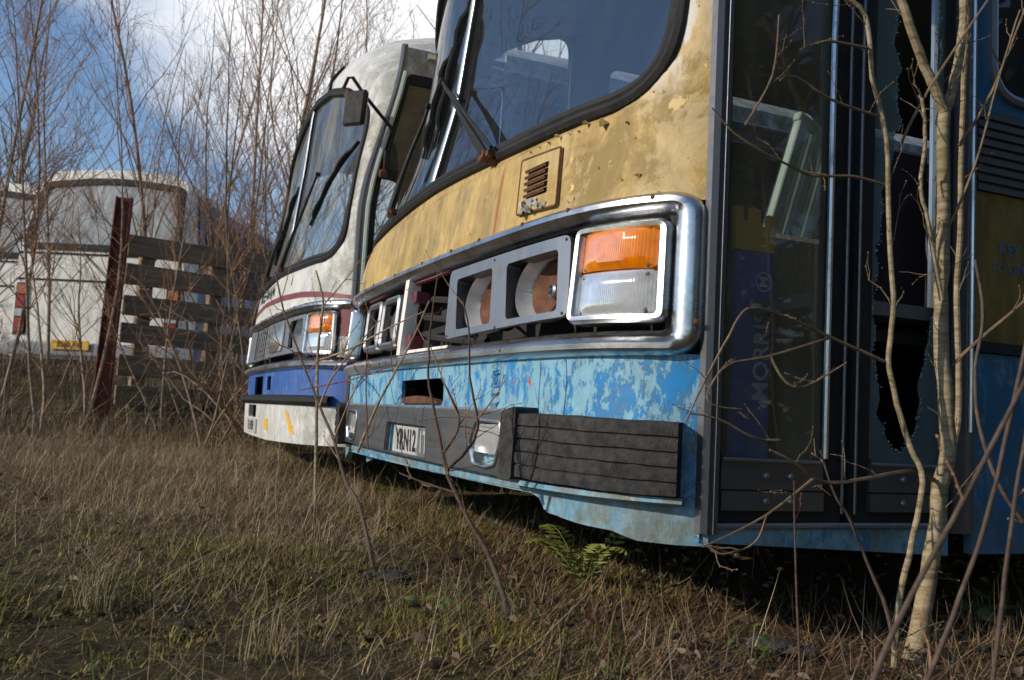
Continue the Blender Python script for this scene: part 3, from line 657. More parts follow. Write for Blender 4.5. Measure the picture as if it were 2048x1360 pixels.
def doorway(bus, st):
    """two leaf folding door in the near side"""
    zt = 1.60
    def frame(parent, nm, b0, b1, w0, w1, z0, zg, mt):
        out = dense([(b0, z0), (b1, z0), (b1, zt), (b0, zt)], .1); hole = rrect(b0+w0, zg, b1-w1, zt-.05, .02, 4, .04)
        return G().plate(out, [hole], fnS, -.028, -.004).build(nm, M[mt], parent), hole
    d1, h1 = frame(bus, 'door', .018, .322, .006 if st['name'] == 'blue' else .045, .050, -.178, -.055, 'rubber')
    d2, h2 = frame(bus, 'door', .345, .625, .050, .024, -.178, -.055, 'rubber')
    for d, b0, b1 in ((d1, .020, .268), (d2, .392, .602)):
        g = G(); g.plate([(b0, -.115), (b1, -.115), (b1, -.060), (b0, -.060)], [], fnS, -.01, .004).plate([(b0, -.155), (b1, -.155), (b1, -.118), (b0, -.118)], [], fnS, -.01, .008)
        g.build('kick_panel', M['darkalu'], d)
        for q, z in ((.42, -.088), (.66, -.088), (.42, -.137), (.66, -.137)):
            b = b0+(b1-b0)*q; G().lathe(fnS(b, z, .004), (0, -1, 0), [(.007, 0), (.007, .006), (.004, .009), (.0001, .0095)], 10).build('bolt', M['alu'], d)
        G().tube([fnS(b0, -.058, .006), fnS((b0+b1)/2, -.0585, .007), fnS(b1, -.058, .006)], .004, 6).build('glass_bead', M['alu'], d)
    for b, d, r_ in ((.272, d1, .0065), (.318, d1, .004), (.352, d2, .004)):
        G().tube([fnS(b, z, .004) for z in np.linspace(-.16 if r_ < .005 else -.05, zt, 14)], r_, 8).build('edge_strip', M['brightalu' if r_ > .005 else 'darkalu'], d)
    G().plate(h1, [], fnS, 0, -.012, thin=True).build('door_glass', M['doorglass' if st['name'] == 'blue' else 'winglass'], d1)
    if st['name'] == 'blue':
        hole = [(.470, -.026), (.500, -.022), (.520, .0), (.536, .035), (.545, .09), (.552, .15), (.572, .20), (.583, .30), (.588, .5), (.588, .66), (.585, .9), (.588, 1.4), (.57, 1.6), (.46, 1.58), (.432, 1.3), (.455, 1.0), (.462, .86), (.470, .80), (.462, .76), (.466, .70), (.455, .62), (.448, .56), (.425, .50), (.412, .40), (.408, .3), (.410, .16), (.425, .06), (.445, .0)]
        rr = random.Random(3); ph = [rr.uniform(0, 6) for _ in range(4)]; hole = [(b+rr.uniform(-.0008, .0008)+.007*math.sin(i*.31+ph[0])*math.sin(i*.13+ph[1])+.004*math.sin(i*.77+ph[2]), z+rr.uniform(-.001, .001)+.008*math.sin(i*.41+ph[3])) for i, (b, z) in enumerate(dense(hole, .008))]
        G().plate(h2, [hole], fnS, -.016, -.010).build('broken_glass', M['crazed'], d2)
        g = G(); m_ = len(hole)
        for k in range(m_):                   # crumbs of toughened glass clinging to the torn edge
            b_, z_ = hole[k]
            for c_ in range(6):
                if rr.random() < .38: g.box(fnS(b_+rr.gauss(0, .003), z_+rr.gauss(0, .004), -.012+rr.gauss(0, .002)), (rr.uniform(.0008, .0028), .003, rr.uniform(.0008, .0032)), Matrix.Rotation(rr.uniform(0, 3), 3, 'Y') @ Matrix.Rotation(rr.gauss(0, .4), 3, 'Z'))
        g.build('shattered_edge', M['shatter'], d2)
    else:
        G().plate(h2, [], fnS, 0, -.012, thin=True).build('door_glass', M['winglass'], d2)
    G().box((.305, .135, -.205+H), (.62, .24, .03)).build('door_step', M['alu'], bus)
    G().plate(dense([(-.02, -.192), (.625, -.188), (.625, -.248), (.30, -.232), (-.02, -.217)], .1), [], fnS, -.03, -.004).build('door_skirt', M[st['skirt2']], bus)
    G().tube([fnS(-.015, -.186, .0), fnS(.3, -.184, .001), fnS(.625, -.184, 0)], .0065, 8).build('sill_trim', M['alu'], bus)
    g = G(); zz = np.linspace(-.2, zt, 12)
    g.loft([[fnS(b, z, o) for b, o in ((.627, -.02), (.628, .006), (.655, .010), (.668, .006), (.688, .006), (.690, -.02))] for z in zz]); g.build('door_pillar', M['darkalu'], bus)
    G().tube([fnS(.672, z, .010) for z in np.linspace(.02, zt, 10)], .0055, 8).build('pillar_trim', M['brightalu'], bus)
    g = G().plate(dense([(.0, zt), (.70, zt), (.70, ztop(0)-.04), (.0, ztop(0)-.04)], .1), [], fnS, -.03, -.001); g.build('door_header', M['dark' if st['name'] == 'blue' else 'white'], bus)
# ------------------------------------------------------------------ the two coaches in front
V3 = lambda *a: Vector(a)
def coach(name, P, st, label, dz=0.):
    b = empty(name, (P[0], P[1], dz), TH, label=label, cat='coach')
    front(b, st); shell(b, st); doorway(b, st); return b
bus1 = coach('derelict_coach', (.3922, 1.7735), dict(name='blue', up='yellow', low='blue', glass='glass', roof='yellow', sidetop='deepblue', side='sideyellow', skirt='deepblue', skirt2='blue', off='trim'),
             'yellow and blue derelict coach with flaking paint and missing headlamps, behind the bare sapling')
EX, AMP = .0, .38
bus2 = coach('derelict_coach', (-.74, 4.33), dict(name='white', up='white', low='royal', glass='oldglass', roof='white', sidetop='white', side='white', skirt='royal', skirt2='royal', off='trim'),
             'grimy white derelict coach with royal blue lower panel and maroon stripe, beside the yellow one', .05)
def lettering(txt, size, parent, mt, cu, cz, off, sx=1., fn=fnF, bold=0., rot=0, name='lettering', flip=-1):
    def f(x, y, o):
        if rot: x, y = -y, x
        return fn(cu+flip*x, cz+y, o)
    return text_mesh(G(), txt, size, f, off, bold, sx).build(name, M[mt], parent)
# ---- yellow and blue coach, own fittings
b = bus1; EX, AMP = .26, .22
w1 = wiper(b, (.80, .693), (1.40, 1.10), (1.425, .90), (1.345, 1.38))
w2 = wiper(b, (1.75, .71), (1.60, 1.08), (1.63, .90), (1.52, 1.28), .014, False)
# louvred vent cover
vq = [(.379, .480), (.570, .490), (.592, .632), (.400, .622)]
lou = [rpoly([(.432+dx, z), (.530+dx, z+.003), (.533+dx, z+.0125), (.435+dx, z+.0095)], .002, 2, .01) for z, dx in ((.520, .0), (.536, .003), (.552, .006), (.568, .009), (.584, .011))]
v = G().plate(rpoly(vq, .006, 3, .02), lou, fnP, .0, .008, US, ZS(.48, .63, .03)).build('vent_cover', M['yellow'], b)
g = G()
for l in lou:
    (u0, z0), (u1, z1) = (min(p[0] for p in l), min(p[1] for p in l)), (max(p[0] for p in l), max(p[1] for p in l))
    g.loft([[fnP(u0+(u1-u0)*t, z1+.002, .008) for t in (0, .5, 1)], [fnP(u0+(u1-u0)*t, z1-.004, .018) for t in (0, .5, 1)], [fnP(u0+(u1-u0)*t, z0+.002, .014) for t in (0, .5, 1)]])
g.build('louvre', M['rust'], v)
G().band(rpoly(vq, .006, 3, .02), [(-.003, .0), (-.002, .009), (.002, .0095), (.0035, .006)], fnP).build('rusty_edge', M['rust'], v)
g = G(); rr = random.Random(5)
for k in range(12):                       # curled flakes under the louvres
    u, z = rr.uniform(.42, .54), rr.uniform(.486, .516); a = rr.uniform(0, 6); s = rr.uniform(.006, .013)
    q = [(u+s*math.cos(a+t), z+s*.9*math.sin(a+t)) for t in (0, 1.7, 3.3, 4.6)]
    g.add([fnP(q[0][0], q[0][1], .010), fnP(q[1][0], q[1][1], .016+rr.uniform(0, .012)), fnP(q[2][0], q[2][1], .011), fnP(q[3][0], q[3][1], .018)], [(0, 1, 2), (0, 2, 3)])
g.build('paint_flake', M['plate'], v)['kind'] = 'stuff'
g = G(); rr = random.Random(8)
for k in range(12):                       # lifted flakes along the seams of the body
    u, z = rr.uniform(.06, .62), rr.choice([.636, .66, .49])+rr.gauss(0, .012)
    if z > .655 and u > .2: z = .65
    a = rr.uniform(0, 6); s = rr.uniform(.002, .006)
    q = [(u+s*math.cos(a+t), z+s*math.sin(a+t)) for t in (0, 1.7, 3.3, 4.6)]
    g.add([fnP(*q[0], .001), fnP(*q[1], .003+rr.uniform(0, .012)), fnP(*q[2], .001), fnP(*q[3], .006)], [(0, 1, 2), (0, 2, 3)])
for k in (0, 2, 3):
    u, z, s = [(.25, .64, .012), (.06, .80, .010), (.31, .655, .007), (.42, .652, .006), (.06, .74, .008)][k]
    g.add([fnP(u-s, z, .002), fnP(u, z-s, .016), fnP(u+s, z+.2*s, .002), fnP(u+.2*s, z+s, .014), fnP(u, z, .02)], [(0, 1, 4), (1, 2, 4), (2, 3, 4), (3, 0, 4)])
fl = g.build('lifted_flake', M['yellow'], b); fl['kind'] = 'stuff'
# bumper
plate_hole = rpoly([(1.010, -.128), (1.432, -.124), (1.412, -.034), (1.020, -.038)], .006, 3, .02)
fog = rpoly([(.507, -.045), (.535, -.112), (.585, -.121), (.655, -.117), (.684, -.072), (.646, -.011), (.512, -.012)], .012, 4, .01)
fog2 = [(u+1.325, z+.006) for u, z in fog]
bm = G().plate(dense([(.455, -.136), (2.08, -.124), (2.10, .016), (.455, .010)], .03), [plate_hole, fog, fog2], fnF, .0, .030, US, ZS(-.13, .01, .035)).build('bumper', M['darkalu'], b)
G().tube([fnF(u, .0125+.002*(u-.45), .022) for u in np.linspace(.46, 2.09, 40)], .007, 6).build('bumper_edge', M['brightalu'], bm)
for k, fo in ((0, fog), (1, fog2)):
    du = 1.325*k
    fr = G().band(fo, [(-.002, .0), (-.004, .031), (.0, .036), (.004, .034), (.004, -.02)], fnF).build('fog_lamp', M['chrome'], bm)
    G().plate(rpoly([(.512+du, -.090), (.674+du, -.088), (.650+du, -.020), (.514+du, -.018)], .008, 4, .01), [], lambda u, z, o: fnF(u, z, o), -.02, .024, US, ZS(-.09, -.02, .02)).build('fog_lens', M['clear'], fr)
    G().plate([(.49+du, -.13), (.70+du, -.13), (.70+du, -.0), (.49+du, -.0)], [], fnF, -.05, -.045).build('fog_backing', M['dark'], fr)
g = G(); g.plate(rpoly([(1.02, -.130), (1.40, -.126), (1.385, -.042), (1.03, -.046)], .004, 2, .03), [], fnF, .006, .011, US, [-.09]); npl = g.build('number_plate', M['plate'], b)
lettering('YRN12', .088, npl, 'ink', 1.255, -.088, .0125, .78, bold=.002)
tp = G().plate(dense([(1.018, -.138), (1.135, -.136), (1.128, -.046), (1.026, -.050)], .03), [], fnF, .0115, .0135, US, [-.09]).build('tape_patch', M['tape'], npl)
lettering('1T', .088, tp, 'fadeink', 1.078, -.088, .0150, .78, bold=.002)
g = G(); g.plate(dense([(1.425, -.128), (1.445, -.128), (1.425, -.038), (1.408, -.038)], .02), [], fnF, .004, .014); g.build('plate_backing', M['blue'], b)
for far in (0, 1):
    q = mir if far else (lambda p: p)
    e = G().plate(q(rpoly([(.405, -.134), (.468, -.136), (.462, .014), (.392, .026)], .012, 4, .015)), [], fnF, .0, .058, US, ZS(-.13, .02, .03)).build('bumper_end', M['foam'], b)
    uu = np.linspace(.036, .415, 26); prof = []
    for k in range(5):
        z0, z1 = -.132+.028*k, -.132+.028*(k+1)
        prof += [(z0+.0004, .045), (z0+.0022, .0500), ((z0+z1)/2, .0515), (z1-.0022, .0500), (z1-.0004, .045)]
    prof = [(-.132, .0)]+prof+[(.010, .0)]
    rows = [[fnF(W-u if far else u, z+.010*(u/.4-.5)*.6+.0006*math.sin(u*31+z*40)+.0004*math.sin(u*77+z*160), o+.0010*math.sin(u*23+z*90)+(rr.gauss(0, .0006) if o > .01 else 0)) for z, o in prof] for u in uu]
    g = G().loft(rows); n0 = len(prof); g.f += [tuple(range(n0)), tuple(range(len(g.v)-n0, len(g.v)))]
    g.build('foam_pad', M['foam'], b)
# valance under the bumper, with the corner wings
vl = [(.0, -.140), (W, -.140), (W, -.222), (W-.10, -.224), (W-.24, -.208), (W-.36, -.178), (W-.42, -.156), (1.9, -.148), (.9, -.163), (.42, -.160), (.372, -.172), (.352, -.194), (.29, -.204), (.232, -.210), (.150, -.213), (.10, -.226), (.04, -.226), (.0, -.224)]
G().plate(dense(vl, .025), [], fnF, -.02, .004, US, [-.15, -.18, -.2]).build('valance', M['paleblue'], b)
g = G(); g.loft([[fnF(u, z, o) for u in np.linspace(.03, .41, 18)] for z, o in ((-.134, .012), (-.136, .036), (-.146, .040), (-.150, .030), (-.153, .012))]); g.build('valance_lip', M['paleblue'], b)
g = G(); rows = []
for k in range(9):                        # scooped air intake behind the corner wing
    t = k/8; rows.append([fnF(.34-.20*t, -.165-.045*t, -.002-.03*math.sin(math.pi*t)), fnF(.345-.19*t, -.20-.012*t, .002)])
g.loft(rows); g.build('intake_scoop', M['paleblue'], b)
g = G(); g.plate([(1.86, -.15), (2.02, -.15), (2.0, -.20), (1.90, -.185)], [], fnF, -.05, -.045); g.build('tow_bracket', M['paleblue'], b)
g = G()                                     # seam down the blue panel, curled and rusty
g.tube([fnF(.628+.004*math.sin(z*60), z, .001) for z in np.linspace(.016, .126, 12)], .0028, 5); g.build('panel_seam', M['rust'], b)
g = G(); rr = random.Random(4)
for k in range(14):
    z = .02+.0078*k; u = .612-rr.uniform(0, .012); s = rr.uniform(.006, .014)
    g.add([fnF(u-s, z, .001), fnF(u+s*.4, z-.006, .012+rr.uniform(0, .008)), fnF(u+s*.3, z+.008, .014), fnF(u-s, z+.010, .001)], [(0, 1, 2, 3)])
g.build('curled_paint', M['blue'], b)['kind'] = 'stuff'
# partition seen through the broken leaf
G().box((.57, .17, .47+H), (.30, .03, .44), None, .01).build('cab_partition', M['panel'], b)
G().box((.57, .165, .235+H), (.30, .045, .03), None, .005).build('partition_rail', M['alu'], b)
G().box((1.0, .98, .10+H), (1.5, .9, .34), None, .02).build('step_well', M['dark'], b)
G().box((.98, .84, .30+H), (.46, .05, .64), None, .02).build('engine_cover', M['cover'], b)
lettering('KEY', .040, b, 'deepblue', .80, .44, .003, 1., fn=fnS, flip=1, name='side_lettering')
lettering('TO OPEN', .032, b, 'deepblue', .81, .395, .003, 1., fn=fnS, flip=1, name='side_lettering')
# things left inside the yellow coach
def inside(bus, p): return bus.matrix_world @ Vector(p)
bpy.context.view_layer.update()
sg = empty('advertising_board', (0, 0, 0), 0, label='blue advertising board with yellow castle top standing inside the door glass', cat='sign')
sg.matrix_world = bus1.matrix_world.copy()
bx = lambda a, z, o=0.: Vector((.235+a, .26-o, z+H))
G().plate(dense([(0, -.06), (.105, -.06), (.105, .425), (0, .425)], .1), [], bx, -.012, 0.).build('board_panel', M['signblue'], sg)
crn = [(-.003, .415), (.108, .415), (.110, .50), (.090, .505), (.088, .478), (.068, .474), (.064, .512), (.042, .518), (.038, .482), (.018, .482), (.014, .515), (-.006, .515)]
G().plate(dense(crn, .01), [], bx, -.013, .003).build('castle_top', M['signyel'], sg)
text_mesh(G(), 'MORRIS', .062, lambda x, y, o: bx(.080-y, .170+x, o), .002, .001, .95).build('lettering', M['signwhite'], sg)
g = G(); c0 = (.080, .345)
g.band([(c0[0]+.022*math.cos(t), c0[1]+.022*math.sin(t)) for t in np.linspace(0, 2*math.pi, 24)[:-1]], [(-.0015, .002), (.0015, .002)], bx)
text_mesh(g, 'M', .034, lambda x, y, o: bx(c0[0]-y, c0[1]+x, o), .002, .001); g.build('emblem', M['signwhite'], sg)
fr = empty('window_frame_unit', (0, 0, 0), 0, label='pale aluminium frame leaning inside the doorway of the yellow coach', cat='frame')
fr.matrix_world = bus1.matrix_world.copy()
rot = Matrix.Rotation(R(17), 3, 'Y') @ Matrix.Rotation(R(10), 3, 'Z')
for dx in (-.085, 0, .085):
    G().box(Vector((.95, .88, .80+H))+rot @ Vector((dx, 0, 0)), (.035, .03, .42), rot, .004).build('frame_bar', M['paletrim'], fr)
G().box(Vector((.95, .88, .80+H))+rot @ Vector((0, 0, .20)), (.22, .032, .03), rot, .004).build('frame_bar', M['paletrim'], fr)
G().box(Vector((.95, .88, .80+H))+rot @ Vector((0, .018, 0)), (.2, .004, .40), rot).build('frame_panel', M['oldglass'], fr)
# ---- white coach, own fittings
b = bus2; EX, AMP = .0, .38
wiper(b, (1.12, .86-.14), (.645, 1.19), (.69, .92), (.18, 1.27), twin=False); wiper(b, (1.66, .73), (1.45, 1.0), (1.62, .82), (1.36, 1.28), twin=False)
db = [(.58, 1.80), (.86, 1.86), (1.26, 1.90), (1.26, 2.03), (.98, 1.99), (.70, 1.90)]
db = [(.92, 1.735), (1.26, 1.80), (1.75, 1.785), (2.10, 1.70), (2.12, 1.79), (1.75, 1.90), (1.26, 1.935), (.96, 1.925)]
dbr = rpoly(db, .04, 4, .02)
d = G().band(dbr, [(-.012, 0), (-.010, .014), (0, .018), (.010, .014), (.012, -.002)], fnF).build('destination_box', M['rubber'], b)
G().plate(dbr, [], fnF, .001, .005, US, ZS(1.7, 2.0, .05)).build('blind_glass', M['coachgrey'], d)
st_ = [(.0, .467), (.5, .505), (1.0, .530), (1.6, .545), (W, .50), (W, .535), (1.6, .575), (1.0, .562), (.5, .535), (.15, .505), (.0, .482)]
G().plate(dense(st_, .03), [], fnP, .0005, .0025, US, ZS(.47, .57, .03)).build('maroon_stripe', M['maroon'], b)
G().plate(dense([(.0, .29), (.052, .29), (.052, .425), (.0, .425)], .02), [], fnF, -.02, .004).build('maroon_patch', M['maroon'], b)
G().plate(dense([(.0, .19), (.055, .19), (.055, .289), (.0, .289)], .03), [], fnF, -.02, .004).build('corner_panel', M['white'], b)
lettering('McEWAN', .105, b, 'ink', 1.64, .628, .004, 1.5, bold=.003, fn=fnP)
G().plate(dense([(.78, .60), (.79, .60), (.80, .66), (.79, .66)], .03), [], fnP, 0, .003).build('panel_seam', M['rust'], b)
g = G(); g.loft([[fnF(u, z, o) for u in np.linspace(.06, W-.06, 50)] for z, o in ((.004, .0), (.004, .03), (-.008, .05), (-.028, .05), (-.042, .03), (-.042, 0))]); bm2 = g.build('bumper', M['rubber'], b)
low = dense([(.0, -.046), (W, -.046), (W, -.235), (1.0, -.245), (.0, -.228)], .03)
h1_ = rpoly([(1.42, -.13), (1.80, -.13), (1.80, -.055), (1.42, -.055)], .01, 3)
lo_ = G().plate(low, [h1_], fnF, -.015, .012, US, ZS(-.24, -.05, .05)).build('lower_valance', M['white'], b)
G().plate(dense([(1.35, -.16), (1.86, -.16), (1.86, -.03), (1.35, -.03)], .05), [], fnF, -.1, -.095, US, [-.1]).build('valance_recess', M['dark'], b)
for q in ([(.97, -.125), (1.06, -.130), (1.10, -.185), (.98, -.195)], [(.46, -.085), (.52, -.07), (.42, -.18), (.33, -.19)]):
    G().plate(rpoly(q, .006, 2, .02), [], fnF, .0122, .0145).build('yellow_patch', M['plateyel'], lo_)
p2 = G().plate(dense([(1.36, -.222), (1.80, -.222), (1.80, -.138), (1.36, -.138)], .03), [], fnF, .012, .020, US, [-.18]).build('number_plate', M['plate'], b)
lettering('RL 4039', .078, p2, 'ink', 1.58, -.18, .022, .95, bold=.002)
# mirror on its arm
ab = fnS(.0, 1.27, .03); m0 = ab
arm = [fnS(.05, 1.13, .02), fnS(.05, 1.27, .025), fnS(.03, 1.30, .03), fnF(.03, 1.41, .12), fnF(.045, 1.465, .19), fnF(.05, 1.46, .20), fnF(.05, 1.41, .20)]
mr = G().tube(arm, .0085, 8).build('mirror_arm', M['rubber'], b)
G().box(fnS(.055, 1.14, .02), (.03, .03, .12), None, .006).build('arm_bracket', M['rubber'], mr)
G().box(fnS(.055, 1.075, .02), (.04, .035, .04), None, .006).build('arm_foot', M['rust'], mr)
mc = fnF(.025, 1.325, .155)
rotm = Matrix.Rotation(R(30), 3, 'Z') @ Matrix.Rotation(R(5), 3, 'X')
G().box(mc, (.030, .140, .168), rotm, .012).build('mirror_head', M['rubber'], mr)
G().box(mc+rotm @ Vector((.0165, 0, 0)), (.003, .12, .15), rotm).build('mirror_glass', M['chrome'], mr)
G().lathe(mc+Vector((-.02, .05, .07)), (0, .3, 1), [(.001, -.03), (.018, -.028), (.024, 0), (.016, .026), (.001, .03)], 10).build('mirror_clamp', M['rust'], mr)
G().tube([fnS(b_, 1.69-.004*b_, .03) for b_ in np.linspace(.14, 4, 12)], .018, 6).build('roof_gutter', M['brightalu'], b)
G().box(fnF(.42, 1.93, -.02)+Vector((.42, 0, .13)), (.12, .16, .05), None, .02).build('roof_lamp', M['coachgrey'], b)
G().tube([fnS(.018, z, .012) for z in np.linspace(-.1, 1.6, 16)], .012, 6).build('pillar_strip', M['paletrim'], b)
# ------------------------------------------------------------------ coaches beyond the fence
def rear_coach(name, loc, label, body, side, glass_dark, plate_txt):
    b = empty(name, loc, R(-3), label=label, cat='coach'); b.scale = (1.07, 1.07, 1.10)
    w, L = 2.52, 9.5
    sec = rpoly([(-w/2, .30), (w/2, .30), (w/2, 1.5), (w/2-.14, 2.88), (w/2-.30, 3.0), (-w/2+.30, 3.0), (-w/2+.14, 2.88), (-w/2, 1.5)], [.06, .06, .3, .1, .3, .3, .1, .3], 6, .1)
    sec = [(x, z+.10*(1-(x/1.26)**2)*(1 if z > 2.5 else 0)) for x, z in sec]
    fR = lambda x, z, o=0.: Vector((x, .18*(z-1.5)*sstep(z, 1.5, 3.)-.03*(1-(x/1.26)**2)-o, z))
    win = rpoly([(-1.14, 1.90), (1.14, 1.90), (1.04, 2.84), (0, 2.95), (-1.04, 2.84)], [.06, .06, .1, .5, .1], 5, .06)
    G().plate(sec, [win], fR, -.03, 0., np.linspace(-1.2, 1.2, 13), np.linspace(.4, 2.95, 13)).build('rear_panel', M[body], b)
    G().loft([[fR(x, z) for x, z in sec+sec[:1]], [Vector((x, .5, z)) for x, z in sec+sec[:1]], [Vector((x, L, z)) for x, z in sec+sec[:1]]]).build('body_shell', M[body], b)
    wf = G().band(win, [(-.05, 0), (-.045, .02), (0, .025), (.045, .02), (.05, -.005)], fR).build('rear_window', M['rubber'], b)
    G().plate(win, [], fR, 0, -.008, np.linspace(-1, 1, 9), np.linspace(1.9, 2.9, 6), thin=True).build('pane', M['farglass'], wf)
    G().box((0, 1.2, 1.7), (2.2, .05, 2.2)).build('inner_bulkhead', M['trim'], b)
    g = G()
    for z in (1.80, 1.42): g.tube([fR(x, z, .004) for x in np.linspace(-1.24, 1.24, 12)], .014, 5)
    g.build('rear_seam', M['dark'], b)
    for s in (-1, 1):
        bk = G().plate(dense([(s*1.22, .62), (s*1.02, .62), (s*1.02, 1.36), (s*1.22, 1.36)], .1), [], fR, 0, .012).build('tail_lamp', M['rubber'], b)
        for z0, z1, mt in ((.66, .86, 'redlens'), (.88, .99, 'plate'), (1.01, 1.18, 'redlens'), (1.20, 1.34, 'orangelens')):
            G().plate(rrect(min(s*1.20, s*1.05), z0, max(s*1.20, s*1.05), z1, .015, 3), [], fR, .012, .03).build('lamp_lens', M[mt], bk)
    G().box((0, -.04, .44), (2.5, .14, .20), None, .03).build('rear_bumper', M['coachgrey'], b)
    p = G().box((-.28, -.13, .50), (.56, .012, .13), None, .003).build('number_plate', M['plateyel'], b)
    if plate_txt: text_mesh(G(), plate_txt, .105, lambda x, y, o: Vector((-.28+x, -.138-o, .50+y)), .0, .003, .88).build('lettering', M['ink'], p)
    fX = lambda sgn: (lambda y, z, o=0.: Vector((sgn*(w/2+.004+o-.105*max(0, z-1.5)/1.38), y, z)))
    for sgn in (-1, 1):
        G().plate(dense([(.55, .32), (L, .32), (L, 2.80), (.55, 2.80)], .5), [], fX(sgn), 0., .006, np.linspace(1, 9, 8), np.linspace(.6, 2.6, 8)).build('side_panel', M[side], b)
        for k in range(5):
            sw = G().plate(rrect(.8+1.7*k, 1.75, 2.35+1.7*k, 2.62, .06), [], fX(sgn), .006, .02).build('side_window', M['rubber'], b)
        G().plate(dense([(.6, .95), (L, 1.2), (L, 1.45), (.6, 1.15)], .5), [], fX(sgn), .006, .010).build('side_stripe', M['maroon'], b)
    for y in (2.2, 7.2):
        for s in (-1, 1):
            wh = G().lathe((s*1.02, y, .46), (1, 0, 0), [(.2, -.13), (.42, -.13), (.46, -.1), (.46, .1), (.42, .13), (.2, .13)], 24).build('wheel', M['tyre'], b)
            G().lathe((s*1.02, y, .46), (1, 0, 0), [(.001, -.1), (.27, -.12), (.27, .12), (.001, .1)], 16).build('rim', M['coachgrey'], wh)
    return b
rear_coach('parked_coach', (-6.47, 14.3, .60), 'white coach seen from behind with yellow number plate, beyond the rusty post', 'coachwhite', 'coachblue', True, 'B360 AVS')
c2 = rear_coach('parked_coach', (-9.25, 15.6, .60), 'pale coach cut off by the left edge, left of the coach with the yellow plate', 'coachwhite', 'coachgrey', True, '')
# ------------------------------------------------------------------ ground
def gz(x, y):
    """height of the rough yard"""
    r = .02*math.sin(x*2.1+.4)*math.sin(y*1.7+1)+.012*math.sin(x*5.3+2)*math.sin(y*4.9)
    z = .0+.012*max(0, y-2)+r
    k = sstep(y+.25*(-x-2), 7.2, 12.5); z += .62*k
    z += .05*math.exp(-((x-.0)**2+(y-2.2)**2)/1.2)*0
    return z
def terrain():
    xs = np.concatenate([-np.geomspace(600, 12, 16), np.linspace(-11, -4, 24), np.linspace(-3.9, 4, 120), np.linspace(4.3, 11, 20), np.geomspace(12, 600, 16)])
    ys = np.concatenate([-np.geomspace(600, 6, 14), np.linspace(-5, .6, 16), np.linspace(.7, 5, 100), np.linspace(5.1, 14, 60), np.geomspace(15, 600, 16)])
    V = [(x, y, gz(x, y)+(.008*math.sin(x*31+y*17)*math.sin(y*29-x*11) if abs(x) < 4 and .6 < y < 5 else 0)) for y in ys for x in xs]
    n = len(xs); Fs = [(j*n+i, j*n+i+1, (j+1)*n+i+1, (j+1)*n+i) for j in range(len(ys)-1) for i in range(n-1)]
    g = G(); g.add(V, Fs); o = g.build('ground', M['ground'], None, 180); tag(o, 'mossy rough ground of the yard', 'ground', kind='structure')
terrain()
def on(px, py, dz=0.):
    """where a sight line meets the ground"""
    d = (at(px, py, 1.)-CAM); t = .6
    while t < 60:
        p = CAM+d*t
        if p.z < gz(p.x, p.y)+dz: return p
        t += .01
    return CAM+d*t
def blades(name, label, cat, n, sampler, mat):
    """one mesh of n blades; sampler gives arrays x,y,h,w,lean,az,tint,curl"""
    x, y, h, w, le, az, tint, curl = sampler(n); n = len(x)
    z = np.array([gz(a, b) for a, b in zip(x, y)])
    dx, dy = np.cos(az), np.sin(az); px, py = -dy, dx
    tw = rng.uniform(-.6, .6, n); px, py = px*np.cos(tw)-py*np.sin(tw), px*np.sin(tw)+py*np.cos(tw)
    T = np.array([0, .38, .72, 1.]); V = np.zeros((n, 7, 3))
    k = 0
    for i, t in enumerate(T):
        ang = le+curl*t; rr_ = h*t
        cx = x+dx*np.sin(ang)*rr_; cy = y+dy*np.sin(ang)*rr_; cz = z-.006+np.maximum(np.cos(ang)*rr_, .004*t)
        ww = w*(1-.75*t)*.5
        if i < 3:
            V[:, k] = np.stack([cx-px*ww, cy-py*ww, cz], 1); V[:, k+1] = np.stack([cx+px*ww, cy+py*ww, cz], 1); k += 2
        else: V[:, k] = np.stack([cx, cy, cz], 1)
    base = (np.arange(n)*7)[:, None]
    q = np.concatenate([base+np.array([[0, 1, 3, 2]]), base+np.array([[2, 3, 5, 4]])], 1).reshape(-1, 4); t3 = base+np.array([[4, 5, 6]])
    me = bpy.data.meshes.new(name); me.vertices.add(n*7); me.vertices.foreach_set('co', V.reshape(-1).astype(np.float32))
    loops = np.concatenate([q.reshape(-1), t3.reshape(-1)]); me.loops.add(len(loops)); me.loops.foreach_set('vertex_index', loops.astype(np.int32))
    ls = np.concatenate([np.arange(len(q))*4, len(q)*4+np.arange(n)*3]); me.polygons.add(len(ls)); me.polygons.foreach_set('loop_start', ls.astype(np.int32))
    me.update(calc_edges=True); me.validate()
    ca = me.color_attributes.new('tint', 'FLOAT_COLOR', 'POINT'); c4 = np.ones((n, 7, 4)); c4[:, :, :3] = tint[:, None, :]
    ca.data.foreach_set('color', c4.reshape(-1).astype(np.float32)); me.materials.append(mat)
    me.polygons.foreach_set('use_smooth', np.ones(len(me.polygons), bool))
    o = link(bpy.data.objects.new(name, me)); return tag(o, label, cat, kind='stuff')
def wedge(n, y0, y1, pw=1., l=-.62, r=.64):
    u = rng.random(n); y = y0+(y1-y0)*u**pw; x = y*rng.uniform(l, r, n); return x, y
def fbm(x, y, s=1., seed=0):
    v = 0
    for k, (a, f) in enumerate(((1, 1.), (.5, 2.3), (.3, 4.7), (.2, 9.1))):
        v = v+a*np.sin(x*f*s*2.1+seed+k*1.7+1.3*np.sin(y*f*s*1.3+seed*2+k))*np.sin(y*f*s*1.9-seed+k*2.9+1.1*np.sin(x*f*s*1.7+k))
    return v
def pick(cols, n):
    c = np.array(cols); return c[rng.integers(0, len(c), n)]*rng.uniform(.7, 1.25, (n, 1))
STRAW = [(.43, .31, .175), (.33, .235, .13), (.52, .40, .245), (.26, .175, .095), (.37, .26, .14)]
